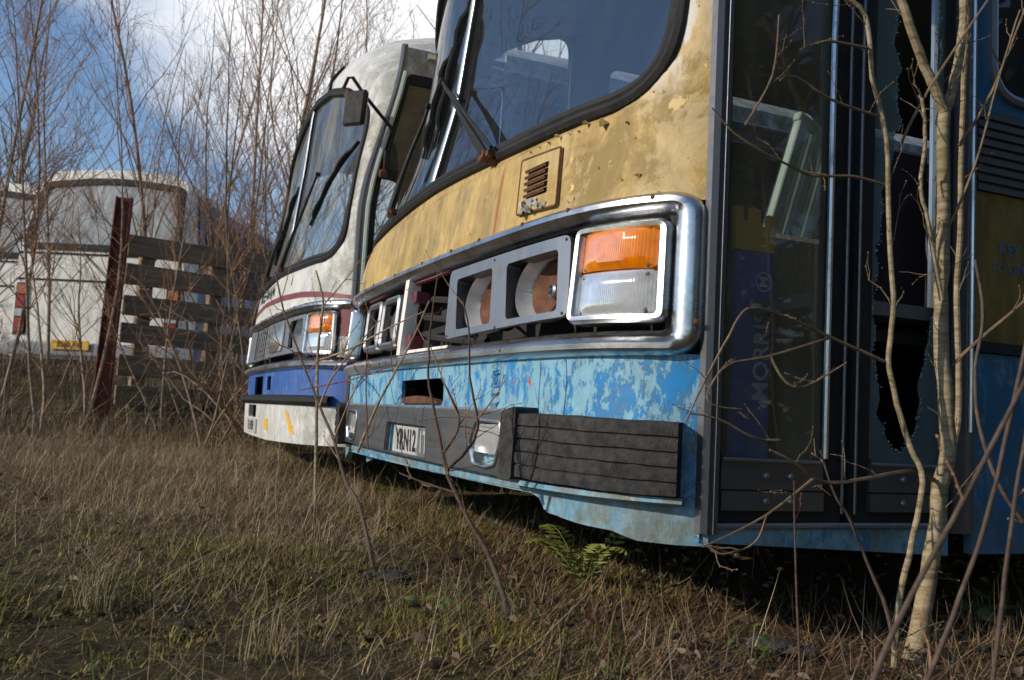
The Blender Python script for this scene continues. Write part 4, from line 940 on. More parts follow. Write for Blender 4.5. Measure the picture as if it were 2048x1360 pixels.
MOSS = [(.17, .145, .028), (.23, .19, .035), (.11, .10, .026), (.27, .215, .05), (.09, .07, .03)]
RUSSET = [(.14, .07, .038), (.17, .085, .045), (.10, .06, .038), (.20, .135, .08)]
def front_of_buses(x, y):                  # in front of the coach faces, or beside the doorway
    d = (x-.3922)*math.cos(TH)+(y-1.7735)*math.sin(TH); u_ = -(x-.3922)*math.sin(TH)+(y-1.7735)*math.cos(TH)
    return d, u_
def clump(n, y0, y1, pw, per, sig):
    m = max(1, n//per); cx, cy = wedge(m, y0, y1, pw); k = rng.integers(0, m, n); ox, oy = rng.normal(0, sig, n), rng.normal(0, sig, n)
    return cx[k]+ox, cy[k]+oy, np.arctan2(oy, ox), rng.lognormal(0, .38, m)[k], rng.uniform(.65, 1.2, m)[k][:, None]*(1+rng.normal(0, .05, (m, 3))[k])
def s_straw(n):
    x, y, az, hs, tn = clump(n*2, 1.0, 8.2, 1.35, 26, .045); d, u_ = front_of_buses(x, y)
    f = fbm(x, y, 1.1, 2.); p = np.clip(.0+.65*np.clip((y-1.75)/1.5, 0, 1)+.26*f, .015, 1); p *= np.where((d > .10) & (u_ > -.02), .08, 1)
    k = rng.random(n*2) < p; x, y, f, az, hs, tn = x[k][:n], y[k][:n], f[k][:n], az[k][:n], hs[k][:n], tn[k][:n]; n = len(x)
    az = az+rng.normal(0, .7, n); wind = rng.random(n) < .4; az = np.where(wind, rng.uniform(0, 6.28, n), az)
    tall = np.clip((y-1.5)/2.6, .22, 1.)
    h = rng.gamma(5, .022, n)*tall*hs*(1+.35*f.clip(-.6, 1)); w = rng.uniform(.0006, .0015, n)*(1+.12*y)
    le = np.abs(rng.normal(.65, .48, n)).clip(0, 1.5); return x, y, h, w, le, az, pick(STRAW, n)*tn, rng.uniform(-.2, 1.9, n)
def s_mat(n):
    x, y = wedge(n, .95, 6.5, 1.0); d, u_ = front_of_buses(x, y); f = fbm(x, y, 1.3, 5.); k = ~((d > .3) & (u_ > .05)) & (rng.random(n) < np.clip(.38+.45*f+.5*(y-1.7), .06, 1)); x, y = x[k], y[k]; n = len(x)
    h = rng.gamma(3, .035, n); w = rng.uniform(.0006, .0014, n)*(1+.12*y)
    t = pick(STRAW+RUSSET[:2], n)*.85
    return x, y, h, w, rng.uniform(1.1, 1.55, n), rng.uniform(0, 6.28, n), t, rng.uniform(-.5, .25, n)
def s_moss(n):
    x, y = wedge(n*3, .95, 4.6, 1.15); f = fbm(x, y, 1.5, 7.)+.3*fbm(x, y, 5., 3.); d, u_ = front_of_buses(x, y)
    p = np.clip(.38+.75*f-.12*(y-1.6), .03, 1)*np.where(x > .35, .45, 1)*np.where((d > .25) & (u_ > 0), .1, 1); k = rng.random(n*3) < p; x, y = x[k][:n], y[k][:n]; n = len(x)
    return x, y, rng.gamma(4, .0033, n)*(1+.5*(f[k][:n]>.4)), rng.uniform(.0016, .0042, n), rng.uniform(0, 1.0, n), rng.uniform(0, 6.28, n), pick(MOSS, n), rng.uniform(0, .8, n)
def s_green(n):
    x, y = wedge(n*2, 1.0, 5.0, 1.2); f = fbm(x, y, 1.4, 4.); k = rng.random(n*2) < np.clip(.1+.6*f, .02, 1); x, y = x[k][:n], y[k][:n]; n = len(x)
    return x, y, rng.gamma(4, .016, n), rng.uniform(.0015, .003, n), rng.uniform(0, .9, n), rng.uniform(0, 6.28, n), pick([(.10, .12, .03), (.14, .14, .04), (.08, .11, .025)], n), rng.uniform(0, .9, n)
def s_russet(n):
    x, y = wedge(n*2, 1.35, 3.2, 1., -.1, .66); d, u_ = front_of_buses(x, y)
    edge = np.exp(-((d+.12)/.35)**2)*(u_ > -.2)+np.exp(-((u_+.10)/.28)**2)*(d > -.3); k = rng.random(n*2) < np.clip(edge, 0, 1); x, y = x[k][:n], y[k][:n]; n = len(x)
    return x, y, rng.gamma(4, .016, n), rng.uniform(.0016, .004, n), rng.uniform(.7, 1.55, n), rng.uniform(0, 6.28, n), pick(RUSSET, n), rng.uniform(-.5, 1.4, n)
blades('dry_grass', 'dry straw coloured grass over the yard', 'grass', 112000, s_straw, M['grass'])
blades('matted_straw', 'flattened dead stalks lying through the grass', 'dead grass', 60000, s_mat, M['grass'])
def s_scrub(n):
    x, y, az, hs, tn = clump(n, 7.0, 14.0, 1., 40, .16); k = (x < -1.2-.0*y); x, y, az, hs, tn = x[k], y[k], az[k], hs[k], tn[k]; n = len(x)
    return x, y, rng.gamma(5, .055, n)*hs, rng.uniform(.003, .007, n), np.abs(rng.normal(.5, .4, n)), az, pick(STRAW[1:4]+RUSSET, n)*tn*.8, rng.uniform(-.1, 1.1, n)
blades('undergrowth', 'brown dead undergrowth on the bank below the parked coaches', 'undergrowth', 22000, s_scrub, M['grass'])
blades('moss', 'low olive green moss on the ground', 'moss', 150000, s_moss, M['grass'])
def s_stalk(n):
    x, y = wedge(n, 1.05, 4.5, 1.2); return x, y, rng.uniform(.08, .24, n), rng.uniform(.0010, .0019, n), rng.uniform(.5, 1.45, n), rng.uniform(0, 6.28, n), pick([(.50, .40, .27), (.40, .31, .2), (.30, .2, .13)], n), rng.uniform(-.3, .6, n)
blades('dry_stalks', 'long pale dead stalks lying and leaning in the grass', 'stalks', 260, s_stalk, M['grass'])
blades('green_grass', 'sparse green grass blades among the straw', 'grass', 6000, s_green, M['grass'])
blades('dead_bracken_litter', 'russet dead bracken under the edge of the yellow coach', 'bracken', 7000, s_russet, M['grass'])
def leaf_litter(n):
    x, y = wedge(n, 1.0, 4.2, 1.2); x = np.where(rng.random(n) < .35, np.abs(x), x)
    V = []; Fs = []; C = []
    pal = [(.18, .11, .065), (.12, .08, .055), (.21, .145, .10), (.24, .18, .14), (.16, .065, .035), (.085, .065, .05), (.14, .09, .06)]
    for a, b_ in zip(x, y):
        s = rng.uniform(.004, .015); az = rng.uniform(0, 6.28); m = Matrix.Rotation(az, 3, 'Z') @ Matrix.Rotation(rng.uniform(-.7, .7), 3, 'X') @ Matrix.Rotation(rng.uniform(-.5, .5), 3, 'Y')
        c = Vector((a, b_, gz(a, b_)+.006+rng.uniform(0, .02))); cu = rng.uniform(-.2, 1.3)
        L = [(-1, 0), (-.55, .42), (.1, .55), (.6, .35), (1.05, 0), (.6, -.38), (.1, -.5), (-.55, -.4), (0, 0)]
        i = len(V)
        for u_, v_ in L: V.append(tuple(c+m @ Vector((u_*s, v_*s, s*cu*(abs(v_)*1.6+.2*u_*u_)))))
        Fs += [(i+k, i+(k+1) % 8, i+8) for k in range(8)]
        t = np.array(pal[rng.integers(0, len(pal))])*rng.uniform(.6, 1.1); C += [(*t, 1)]*9
    me = bpy.data.meshes.new('fallen_leaves'); me.from_pydata(V, [], Fs); ca = me.color_attributes.new('tint', 'FLOAT_COLOR', 'POINT'); ca.data.foreach_set('color', np.array(C, np.float32).reshape(-1))
    me.materials.append(M['litter']); tag(link(bpy.data.objects.new('fallen_leaves', me)), 'dead brown leaves scattered over the grass', 'leaves', kind='stuff')
leaf_litter(1500)
# ------------------------------------------------------------------ trees
def wander(p, d, L, n, j, up=0., rr=random):
    pts = [Vector(p)]; d = Vector(d).normalized()
    for i in range(n):
        d = (d+Vector((rr.gauss(0, j), rr.gauss(0, j), rr.gauss(0, j)+up))).normalized(); pts.append(pts[-1]+d*(L/n))
    return pts
def sapling_mesh(seed, hgt, r0, nb, spread=.55, twigs=5, lean_=.06, multi=1, sub=3):
    rr = random.Random(seed); T = G(); B = G()
    for s in range(multi):
        a = rr.uniform(0, 6.28); d0 = Vector((math.cos(a)*lean_*(1+s), math.sin(a)*lean_*(1+s), 1))
        hh = hgt*(1 if s == 0 else rr.uniform(.6, .95)); st = wander((math.cos(a)*.05*s, math.sin(a)*.05*s, -.05), d0, hh, 12, .045, .03, rr)
        T.tube(st, [r0*(1-.93*i/12)+.002 for i in range(13)], 7)
        for k in range(nb):
            t = rr.uniform(.12, .97); i = min(int(t*12), 11); p = st[i].lerp(st[i+1], t*12-i)
            az = rr.uniform(0, 6.28); L = hh*(.10+.32*(1-t))*rr.uniform(.6, 1.2); d = Vector((math.cos(az)*spread, math.sin(az)*spread, rr.uniform(.5, 1.1)))
            br = wander(p, d, L, 6, .12, .08, rr); rb = max(r0*(1-t)*.42, .0024)
            (T if rb > .006 else B).tube(br, [rb*(1-.8*q/6)+.0010 for q in range(7)], 4, False)
            for m in range(twigs):
                t2 = rr.uniform(.2, 1); j = min(int(t2*6), 5); p2 = br[j].lerp(br[j+1], t2*6-j); dd = (br[j+1]-br[j]).normalized()
                d2 = dd+Vector((rr.gauss(0, .5), rr.gauss(0, .5), rr.gauss(.15, .4))); L2 = L*rr.uniform(.2, .5)
                tw = wander(p2, d2, L2, 4, .16, .05, rr); B.tube(tw, [.0020, .0018, .0015, .0012, .0008], 3, False)
                for m2 in range(sub):
                    p3 = tw[rr.randint(1, 3)]; B.tube(wander(p3, (tw[-1]-tw[0]).normalized()+Vector((rr.gauss(0, .6), rr.gauss(0, .6), rr.gauss(.1, .5))), L2*rr.uniform(.3, .6), 3, .18, .03, rr), [.0017, .0014, .0011, .0008], 3, False)
    return T, B
def tree_proto(name, seed, hgt, r0, nb, bark, twig, **k):
    e = empty(name); T, B = sapling_mesh(seed, hgt, r0, nb, **k)
    T.build('trunk', M[bark], e); B.build('twigs', M[twig], e); return e
used = {}
protos = {
 'birch': [lambda s=s: tree_proto('birch_sapling', 100+s, 6.2+.5*s, .025, 34, 'birch', 'twig', spread=.45, twigs=6, sub=3) for s in range(3)],
 'thicket': [lambda s=s: tree_proto('bare_thicket_tree', 200+s, 4.6+.5*s, .017, 22, 'stem', 'twig', spread=.5, twigs=5, multi=2, lean_=.12, sub=3) for s in range(3)],
 'pale': [lambda s=s: tree_proto('pale_sapling', 300+s, 3.4+.5*s, .014, 20, 'birch', 'twig', spread=.8, twigs=5, multi=2, lean_=.2, sub=2) for s in range(2)],
 'big': [lambda s=s: tree_proto('bare_tree', 400+s, 11+2*s, .13, 60, 'stem', 'twig', spread=.8, twigs=9, multi=1, lean_=.1, sub=4) for s in range(2)],
}
cache = {}
rt = random.Random(21)
def plant(kind, x, y, label, group, cat='tree', sc=1., var=None):
    v_ = rt.randrange(len(protos[kind])) if var is None else var
    if (kind, v_) not in cache: o = cache[(kind, v_)] = protos[kind][v_]()
    else: o = copy_tree(cache[(kind, v_)])
    o.location = (x, y, gz(x, y)-.02); o.rotation_euler = (0, 0, rt.uniform(0, 6.28)); o.scale = (sc, sc, sc)
    return tag(o, label, cat, group)
def pxpos(px, Y): p = at(px, 800, Y); return p.x, p.y
for px, Y, s, v in ((292, 9.6, 1.0, 0), (505, 9.4, 1.1, 1), (468, 11.5, 1.05, 2), (565, 12.5, 1.1, 0), (90, 12.2, .9, 1), (395, 12.8, 1.0, 0), (640, 13, 1.1, 1), (-60, 10, 1.0, 0), (-180, 8, .9, 1)):
    plant('birch', *pxpos(px, Y), 'slender bare birch rising from the thicket beyond the fence', 'birches beyond the fence', sc=s, var=v)
for px, Y, s in ((400, 9.6, .9), (485, 8.6, .95), (525, 9.6, 1.0), (455, 11.2, 1.1), (700, 13, 1.2), (790, 14, 1.3)):
    plant('thicket', *pxpos(px, Y), 'many stemmed bare reddish thicket tree behind the white coach', 'bare thicket behind the coaches', sc=s)
for px, Y, s in ((175, 8.0, 1.0), (85, 7.4, 1.05), (-5, 8.2, 1.2), (-80, 9.0, 1.2), (330, 8.0, .75)):
    plant('pale', *pxpos(px, Y), 'pale crooked sapling in front of the parked white coach', 'pale saplings by the fence', sc=s)
for x, y, s in ((2.5, 15, 1.0), (6, 13, .9), (9.5, 15, 1.0), (.0, 19, 1.0), (4.5, 20, 1.1), (13, 18, 1.1), (-13, 24, .9), (-17, 14, .8), (-4, 27, .8), (-20, 20, .9)):
    plant('big', x, y, 'tall bare tree standing behind the derelict coaches', 'tall bare trees behind the coaches', sc=s)
for x, y, s in ((5.0, -5.0, 1.0), (8.0, -3.5, 1.0), (3.0, -8.0, 1.1), (7, -8, 1.1), (10, -6, 1.0)):  # unseen bare trees, put in to break the sky reflected in the door
    plant('big', x, y, 'tall bare tree added out of view to screen the sky from the coach door', 'added bare trees out of view', sc=s)
def evergreen(seed):
    rr = random.Random(seed); e = empty('added_evergreen'); h = 9.
    G().tube(wander((0, 0, -.1), (0, 0, 1), h, 8, .02, 0, rr), [.16*(1-i/9) for i in range(9)], 7).build('trunk', M['stem'], e)
    g = G()
    for k in range(5200):
        z = h*(.06+.94*rr.random()**1.3); rm = 2.3*(1-z/h)**.8*(.8+.3*math.sin(z*5+seed)); a = rr.uniform(0, 6.28); q = rm*rr.uniform(.25, 1)**.5
        c = Vector((q*math.cos(a), q*math.sin(a), z-.12*q)); d = Vector((math.cos(a)+rr.gauss(0, .4), math.sin(a)+rr.gauss(0, .4), rr.gauss(-.2, .4)))*.24; sd_ = Vector((-d.y, d.x, rr.gauss(0, .1)))*.34
        g.add([c-d*.5, c+sd_, c+d, c-sd_], [(0, 1, 2, 3)])
    g.build('crown', M['leafdark'], e, smooth=False); return e
M['leafdark'] = simple('dark_evergreen_foliage', (.018, .03, .012), (.035, .05, .02), .7, 0, 6, bump=0)
protos['ever'] = [lambda s=s: evergreen(s) for s in (1, 2)]
for x, y, s in ((6.5, -2.2, .8), (8.5, .2, .9), (9.0, -4.5, 1.0), (6.0, -6.0, .9), (11.5, -2, 1.1), (11.5, 2.2, 1.0), (4.6, -8.5, 1.0)):  # added out of view: they block sky reflection and fill at the door
    plant('ever', x, y, 'unseen dark evergreen added to screen the sky from the coach door', 'added evergreens screening the sky', sc=s)
# ---- the sapling in front of the door and the thin stems, each one a thing
def spline(pts, k=4):
    out = []
    P_ = [pts[0]]+list(pts)+[pts[-1]]
    for i in range(1, len(P_)-2):
        p0, p1, p2, p3 = (Vector(q) for q in P_[i-1:i+3])
        for t in np.linspace(0, 1, k, endpoint=False): out.append(.5*((2*p1)+(p2-p0)*t+(2*p0-5*p1+4*p2-p3)*t*t+(3*p1-p0-3*p2+p3)*t**3))
    out.append(Vector(pts[-1])); return out
def stem(g, pts, r0, r1, n=6, knots=True, rr=random):
    sp_ = [q+Vector((rr.gauss(0, 1), rr.gauss(0, 1), rr.gauss(0, .6)))*min(r0*.10, .0012) for q in spline(pts)]; m = len(sp_)
    rs = [(r0+(r1-r0)*i/(m-1))*(1+(.08*rr.random() if knots else 0)) for i in range(m)]
    if r0 > .012: rs = [r*(1+.55*math.exp(-i/2.2)) for i, r in enumerate(rs)]
    g.tube(sp_, rs, n); return sp_
def twiglets(g, path, cnt, L, r, rr, up=.4, bud=None):
    for k in range(cnt):
        i = rr.randint(1, len(path)-2); d = (path[i+1]-path[i-1]).normalized()
        d2 = d*.6+Vector((rr.gauss(0, .6), rr.gauss(0, .35), rr.gauss(up, .5)))
        w_ = wander(path[i], d2, L*rr.uniform(.4, 1.2), 5, .2, .03, rr); g.tube(w_, [r, r*.85, r*.7, r*.6, r*.5, r*.3], 4, False)
        if L < .3:
            for q_ in w_[1:]: g.lathe(q_, d2+Vector((rr.gauss(0, .6), 0, rr.gauss(0, .6))), [(.0003, -r*1.2), (r*1.3, 0), (.0002, r*2.6)], 5)
        if rr.random() < .6:
            q = w_[rr.randint(2, 4)]; g.tube(wander(q, d2+Vector((rr.gauss(0, .7), rr.gauss(0, .5), rr.gauss(.2, .6))), L*.4, 3, .15, 0, rr), [r*.6, r*.5, r*.4, r*.3], 3, False)
def traced(name, label, cat, stems, twgs, bark, twig, seed, tw=(4, .10, .0016), group=None):
    """stems: [(pixel path with distance, r0, r1)]; the twigs fork off them"""
    rr = random.Random(seed); T = G(); B = G(); base = None
    for path, r0, r1 in stems:
        pts = [at(*p) for p in path]
        if base is None: base = Vector(pts[0]); base.z = gz(base.x, base.y)
        sp_ = stem(T, pts, r0, r1, 14 if r0 > .012 else 9, True, rr); twiglets(B, sp_, tw[0], tw[1], tw[2], rr)
    for path, r0, r1 in twgs:
        sp_ = stem(B, [at(*p) for p in path], r0, r1, 5, True, rr); twiglets(B, sp_, max(1, tw[0]//2), tw[1]*.6, tw[2]*.9, rr)
    e = empty(name, base, 0, label=label, cat=cat, group=group)
    for g_, nm, mt in ((T, 'trunk', bark), (B, 'twigs', twig)):
        g_.v = [tuple(Vector(q)-base) for q in g_.v]
        if g_.v: g_.build(nm, M[mt], e)
    return e
D = 1.79
traced('bare_sapling', 'pale barked many stemmed sapling growing in front of the coach door', 'tree', [
 ([(1822, 1345, D), (1838, 1270, D), (1858, 1150, D), (1878, 1000, D), (1895, 900, D), (1890, 780, D), (1879, 680, D), (1886, 540, D), (1887, 397, D), (1887, 225, D)], .0168, .0112),
 ([(1887, 225, D), (1868, 175, D-.01), (1848, 128, D-.02), (1817, 44, D-.04), (1800, -15, D-.05), (1770, -110, D-.08)], .0105, .0072),
 ([(1888, 230, D), (1905, 176, D+.01), (1922, 88, D+.02), (1927, 0, D+.03), (1925, -110, D+.05)], .0097, .0075),
 ([(1890, 935, D+.02), (1912, 870, D+.04), (1918, 760, D+.06), (1914, 600, D+.07), (1921, 440, D+.07), (1922, 290, D+.06), (1930, 120, D+.05), (1938, -30, D+.05)], .0062, .005),
 ([(1788, 1335, D-.07), (1795, 1225, D-.07), (1817, 1112, D-.07), (1846, 965, D-.06), (1821, 895, D-.05), (1795, 807, D-.05), (1777, 723, D-.05), (1786, 626, D-.05), (1779, 463, D-.06), (1773, 282, D-.07), (1746, 154, D-.08), (1731, 31, D-.09), (1680, -10, D-.1)], .0058, .0042),
 ([(1884, 600, D-.02), (1868, 515, D-.03), (1854, 432, D-.04), (1841, 375, D-.05), (1850, 274, D-.05), (1847, 215, D-.06), (1838, 190, D-.06)], .0048, .003)], [
 ([(1773, 371, D-.06), (1707, 353, D-.08), (1627, 351, D-.10), (1583, 333, D-.12), (1526, 304, D-.14), (1468, 265, D-.15), (1424, 216, D-.16)], .0033, .0015),
 ([(1755, 232, D-.07), (1662, 199, D-.10), (1592, 154, D-.12), (1560, 160, D-.14)], .0032, .0016),
 ([(1737, 97, D-.09), (1654, 82, D-.12), (1601, 99, D-.14)], .0034, .0018),
 ([(1770, 723, D-.05), (1662, 675, D-.08), (1565, 631, D-.12), (1497, 617, D-.15), (1459, 670, D-.17), (1398, 785, D-.19), (1372, 845, D-.2)], .0036, .0015),
 ([(1662, 675, D-.08), (1539, 712, D-.12), (1455, 730, D-.14), (1415, 789, D-.16), (1433, 812, D-.16), (1484, 818, D-.15)], .0026, .0011),
 ([(1540, 711, D-.12), (1570, 762, D-.12), (1612, 772, D-.12), (1694, 725, D-.11)], .0028, .0013),
 ([(1868, 960, D-.01), (1821, 942, D-.04), (1755, 953, D-.07), (1671, 966, D-.10), (1627, 955, D-.12), (1592, 926, D-.14), (1540, 900, D-.15)], .0046, .0019),
 ([(1627, 957, D-.12), (1530, 1032, D-.16), (1406, 1094, D-.2)], .0027, .0012),
 ([(1532, 1032, D-.16), (1510, 1085, D-.17), (1450, 1108, D-.18), (1420, 1100, D-.18)], .0024, .0012),
 ([(1560, 880, D-.14), (1508, 875, D-.15), (1437, 838, D-.16), (1372, 825, D-.17)], .0026, .0015),
 ([(1905, 730, D), (1958, 679, D-.02), (2046, 604, D-.05), (2110, 540, D-.08)], .0034, .002),
 ([(1918, 292, D+.03), (1985, 180, D), (2060, -10, D-.05)], .0038, .002),
 ([(1886, 480, D), (1950, 330, D-.03), (1996, 160, D-.05), (2040, 20, D-.07)], .003, .0016),
 ([(1800, 293, D-.06), (1840, 210, D-.05), (1905, 105, D-.05), (1990, -20, D-.05)], .003, .002),
 ([(1490, 250, D-.15), (1545, 150, D-.15), (1558, 30, D-.15)], .0022, .0012)], 'bark', 'stem', 5, (7, .12, .0013))
traced('red_twig_shoot', 'thin upright reddish shoot growing close in front of the door step', 'shoot', [([(1600, 1345, 1.45), (1592, 1150, 1.46), (1588, 960, 1.46)], .0022, .0010)], [], 'stemdark', 'redtwig', 9, (2, .04, .001))
for path, r_, lb in (([(1745, 1365, .92), (1800, 1235, .93), (1905, 1040, .95), (1985, 890, .97), (2075, 710, 1.0)], .0030, 'thick out of focus brown stem slanting up to the right'),
                     ([(1850, 1375, 1.02), (1905, 1235, 1.03), (1970, 1050, 1.04), (2015, 860, 1.05), (2062, 640, 1.06)], .0028, 'brown leaning stem crossing the blue skirt at the right'),
                     ([(1985, 1375, 1.10), (2005, 1200, 1.1), (2030, 1000, 1.1), (2060, 820, 1.1)], .0028, 'dark reddish stem at the right margin of the picture'),
                     ([(2060, 1060, 1.5), (1998, 970, 1.5), (1958, 847, 1.52), (1951, 736, 1.53), (1967, 631, 1.54), (1950, 520, 1.55)], .0034, 'thin curving stem beside the pale sapling'),
                     ([(1790, 1300, 1.7), (1772, 1215, 1.7), (1740, 1140, 1.7), (1700, 1040, 1.7), (1668, 985, 1.7), (1640, 900, 1.7)], .0042, 'short brown stem leaning against the door step')):
    traced('leaning_stem', lb, 'stem', [(path, r_, r_*(.35 if 'short' in lb else .75))], [], 'stemdark', 'twig', int(r_*1e5), (1, .08, .0013))
traced('thin_sapling', 'thin dark sapling in front of the white coach bumper', 'tree', [([(752, 1175, 2.35), (745, 1130, 2.35), (718, 1010, 2.5), (690, 960, 2.6), (668, 880, 2.7), (639, 812, 2.8), (605, 724, 2.9), (568, 622, 3.0), (551, 545, 3.05)], .0062, .0024)],
 [([(639, 812, 2.8), (659, 764, 2.8), (690, 720, 2.8), (727, 676, 2.8), (760, 640, 2.8)], .0034, .0016), ([(668, 880, 2.7), (700, 800, 2.65), (740, 720, 2.6)], .003, .0014), ([(600, 712, 2.9), (560, 690, 2.9), (520, 700, 2.95)], .0025, .0013)], 'stemdark', 'twig', 31, (6, .22, .0018))
traced('thin_sapling', 'straight olive stemmed sapling standing before the white coach headlamp', 'tree', [([(630, 1020, 3.6), (632, 950, 3.6), (634, 798, 3.6), (636, 703, 3.6), (646, 612, 3.6), (642, 578, 3.6), (632, 541, 3.6)], .0075, .003)], [([(646, 612, 3.6), (690, 560, 3.6), (720, 520, 3.6)], .003, .0015)], 'bark', 'twig', 33, (6, .2, .0018))
traced('thin_sapling', 'forked brown sapling in front of the number plate of the yellow coach', 'tree', [
 ([(1018, 1260, 1.85), (1010, 1200, 1.85), (976, 1108, 1.9), (940, 1043, 1.92), (911, 985, 1.94), (893, 942, 1.95), (882, 888, 1.96), (868, 819, 1.97), (857, 761, 1.98), (858, 700, 1.98), (862, 644, 1.98), (877, 540, 1.98)], .0058, .0014),
 ([(893, 940, 1.95), (933, 902, 1.94), (951, 870, 1.93), (955, 837, 1.92), (940, 754, 1.91), (938, 660, 1.9), (926, 600, 1.9)], .004, .0014),
 ([(886, 906, 1.95), (911, 870, 1.97), (918, 834, 1.98), (900, 790, 1.99), (882, 754, 2.0)], .0034, .0014),
 ([(908, 985, 1.94), (853, 967, 1.96), (799, 946, 1.98)], .003, .0014)], [
 ([(955, 837, 1.92), (985, 800, 1.9), (1010, 760, 1.9)], .002, .001), ([(918, 834, 1.98), (890, 770, 1.98), (860, 690, 1.98)], .0018, .001)], 'stemdark', 'twig', 35, (4, .12, .0013))
traced('bramble_cane', 'long pale cane arching across the lamp band of the yellow coach', 'cane', [([(715, 905, 2.6), (753, 814, 2.6), (787, 750, 2.6), (822, 684, 2.6), (859, 602, 2.6)], .0042, .002), ([(640, 720, 2.9), (700, 698, 2.8), (779, 655, 2.7), (848, 623, 2.65)], .0036, .0016)],
 [([(600, 780, 3.0), (700, 760, 2.9), (790, 730, 2.8)], .0026, .0013), ([(736, 900, 2.55), (732, 780, 2.55), (735, 690, 2.55)], .0024, .0013)], 'bark', 'redtwig', 37, (4, .16, .0014))
rb = random.Random(77)
for k in range(9):                         # tangled canes beside the white coach
    px0 = rb.uniform(380, 540); Y0 = rb.uniform(6.6, 8.2); p0 = at(px0, 840, Y0); p0.z = gz(p0.x, p0.y)
    T = G(); B = G(); a = rb.uniform(0, 6.28)
    for s in range(3):
        w_ = wander((0, 0, -.02), (rb.gauss(0, .5), rb.gauss(0, .4), 1.2), rb.uniform(1., 2.2), 9, .16, -.05, rb); T.tube(w_, [.008*(1-.8*i/9)+.001 for i in range(10)], 5); twiglets(B, w_, 10, .4, .0022, rb, .1)
    e = empty('bramble_bush', p0, 0, label='leafless tangled bush low beside the white coach', cat='bush', group='tangled bushes beside the white coach')
    T.build('canes', M['stem' if k % 2 else 'birch'], e); B.build('twigs', M['twig'], e)
# ------------------------------------------------------------------ fence, post, fern, debris
FP = at(203, 800, 8.5); FP.z = gz(FP.x, FP.y)
pe = empty('steel_post', FP, R(8), label='tall rusty steel channel post standing before the parked white coach', cat='post')
g = G(); g.box((0, 0, .98), (.145, .012, 2.1), None, .002); g.build('web', M['rustpost'], pe)
for s in (-1, 1): G().box((s*.066, -.034, .98), (.012, .055, 2.1), None, .002).build('flange', M['rustpost'], pe)
pe.rotation_euler = (0, R(1.5), R(8))
fa = at(262, 800, 8.8); fb = at(545, 800, 9.7); fa.z = gz(fa.x, fa.y); fdir = (fb-fa); fdir.z = 0; fl_ = fdir.length
fe = empty('plank_fence', fa, math.atan2(fdir.y, fdir.x), label='weathered horizontal plank fence between the rusty post and the white coach', cat='fence')
for k, (z, hh) in enumerate(((1.60, .20), (1.31, .20), (1.02, .19), (.74, .19), (.44, .20), (.17, .18))):
    G().box((fl_/2+.1, .0+.006*(k % 2), z-.02), (fl_+.5, .035, hh), Matrix.Rotation(R((-.6, .4, -.3, .8, .2, -.4)[k]), 3, 'Y'), .004).build('plank', M['wood'], fe)
for x in (.06, .75, 1.45): G().box((x, .08, .72), (.13, .10, 1.62), None, .008).build('fence_post', M['wood'], fe)
FN = on(1165, 1175)
fe_ = empty('fern', FN, 0, label='small yellow green fern growing under the bumper of the yellow coach', cat='fern')
rf = random.Random(2)
for k in range(7):
    az = R(20+k*48+rf.uniform(-12, 12)); L = rf.uniform(.12, .20); g = G(); pts = []
    for i in range(15):
        t = i/14; pts.append(Vector((math.cos(az)*L*t, math.sin(az)*L*t, .13*math.sin(1.9*t)*(L/.17))))
    g.tube(pts, [.0016*(1-.7*i/14) for i in range(15)], 4, False)
    sd = Vector((-math.sin(az), math.cos(az), 0))
    for i in range(2, 15):
        l_ = .045*math.sin(math.pi*min(1, (i+1)/15.5))**.7; d_ = (pts[i]-pts[i-1]).normalized()
        for s in (-1, 1):
            a_ = pts[i]; t_ = a_+sd*s*l_+d_*l_*.35+Vector((0, 0, -.006)); m_ = (a_+t_)/2
            g.add([a_-d_*.001, m_-d_*.006, t_, m_+d_*.006], [(0, 1, 2, 3)])
    g.build('frond', M['fern'], fe_)
for px, py, s, lb in ((775, 1165, .65, 'dark rotten log lump lying in the grass left of the fern'), (1560, 1310, .8, 'mossy dark stone half hidden in leaves near the pale sapling')):
    p = on(px, py); rr = random.Random(px); g = G(); rows = []
    for i in range(9):
        t = i/8; rad = .035*s*(math.sin(math.pi*(.08+.86*t)))**.5; rows.append([Vector(((t-.5)*.17*s+rr.gauss(0, .002), rad*math.cos(a)*1.1+rr.gauss(0, .003), .012+rad*.65*math.sin(a)+rr.gauss(0, .003))) for a in np.linspace(0, 2*math.pi, 12, endpoint=False)])
    g.loft(rows, True); g.f += [tuple(range(12)), tuple(range(96, 108))]
    o = g.build('rotten_log' if s < .7 else 'stone', M['tyre'], None); o.location = p; o.rotation_euler = (0, 0, rr.uniform(-.6, .2)); tag(o, lb, 'log' if s < .7 else 'stone')
rr = random.Random(15)
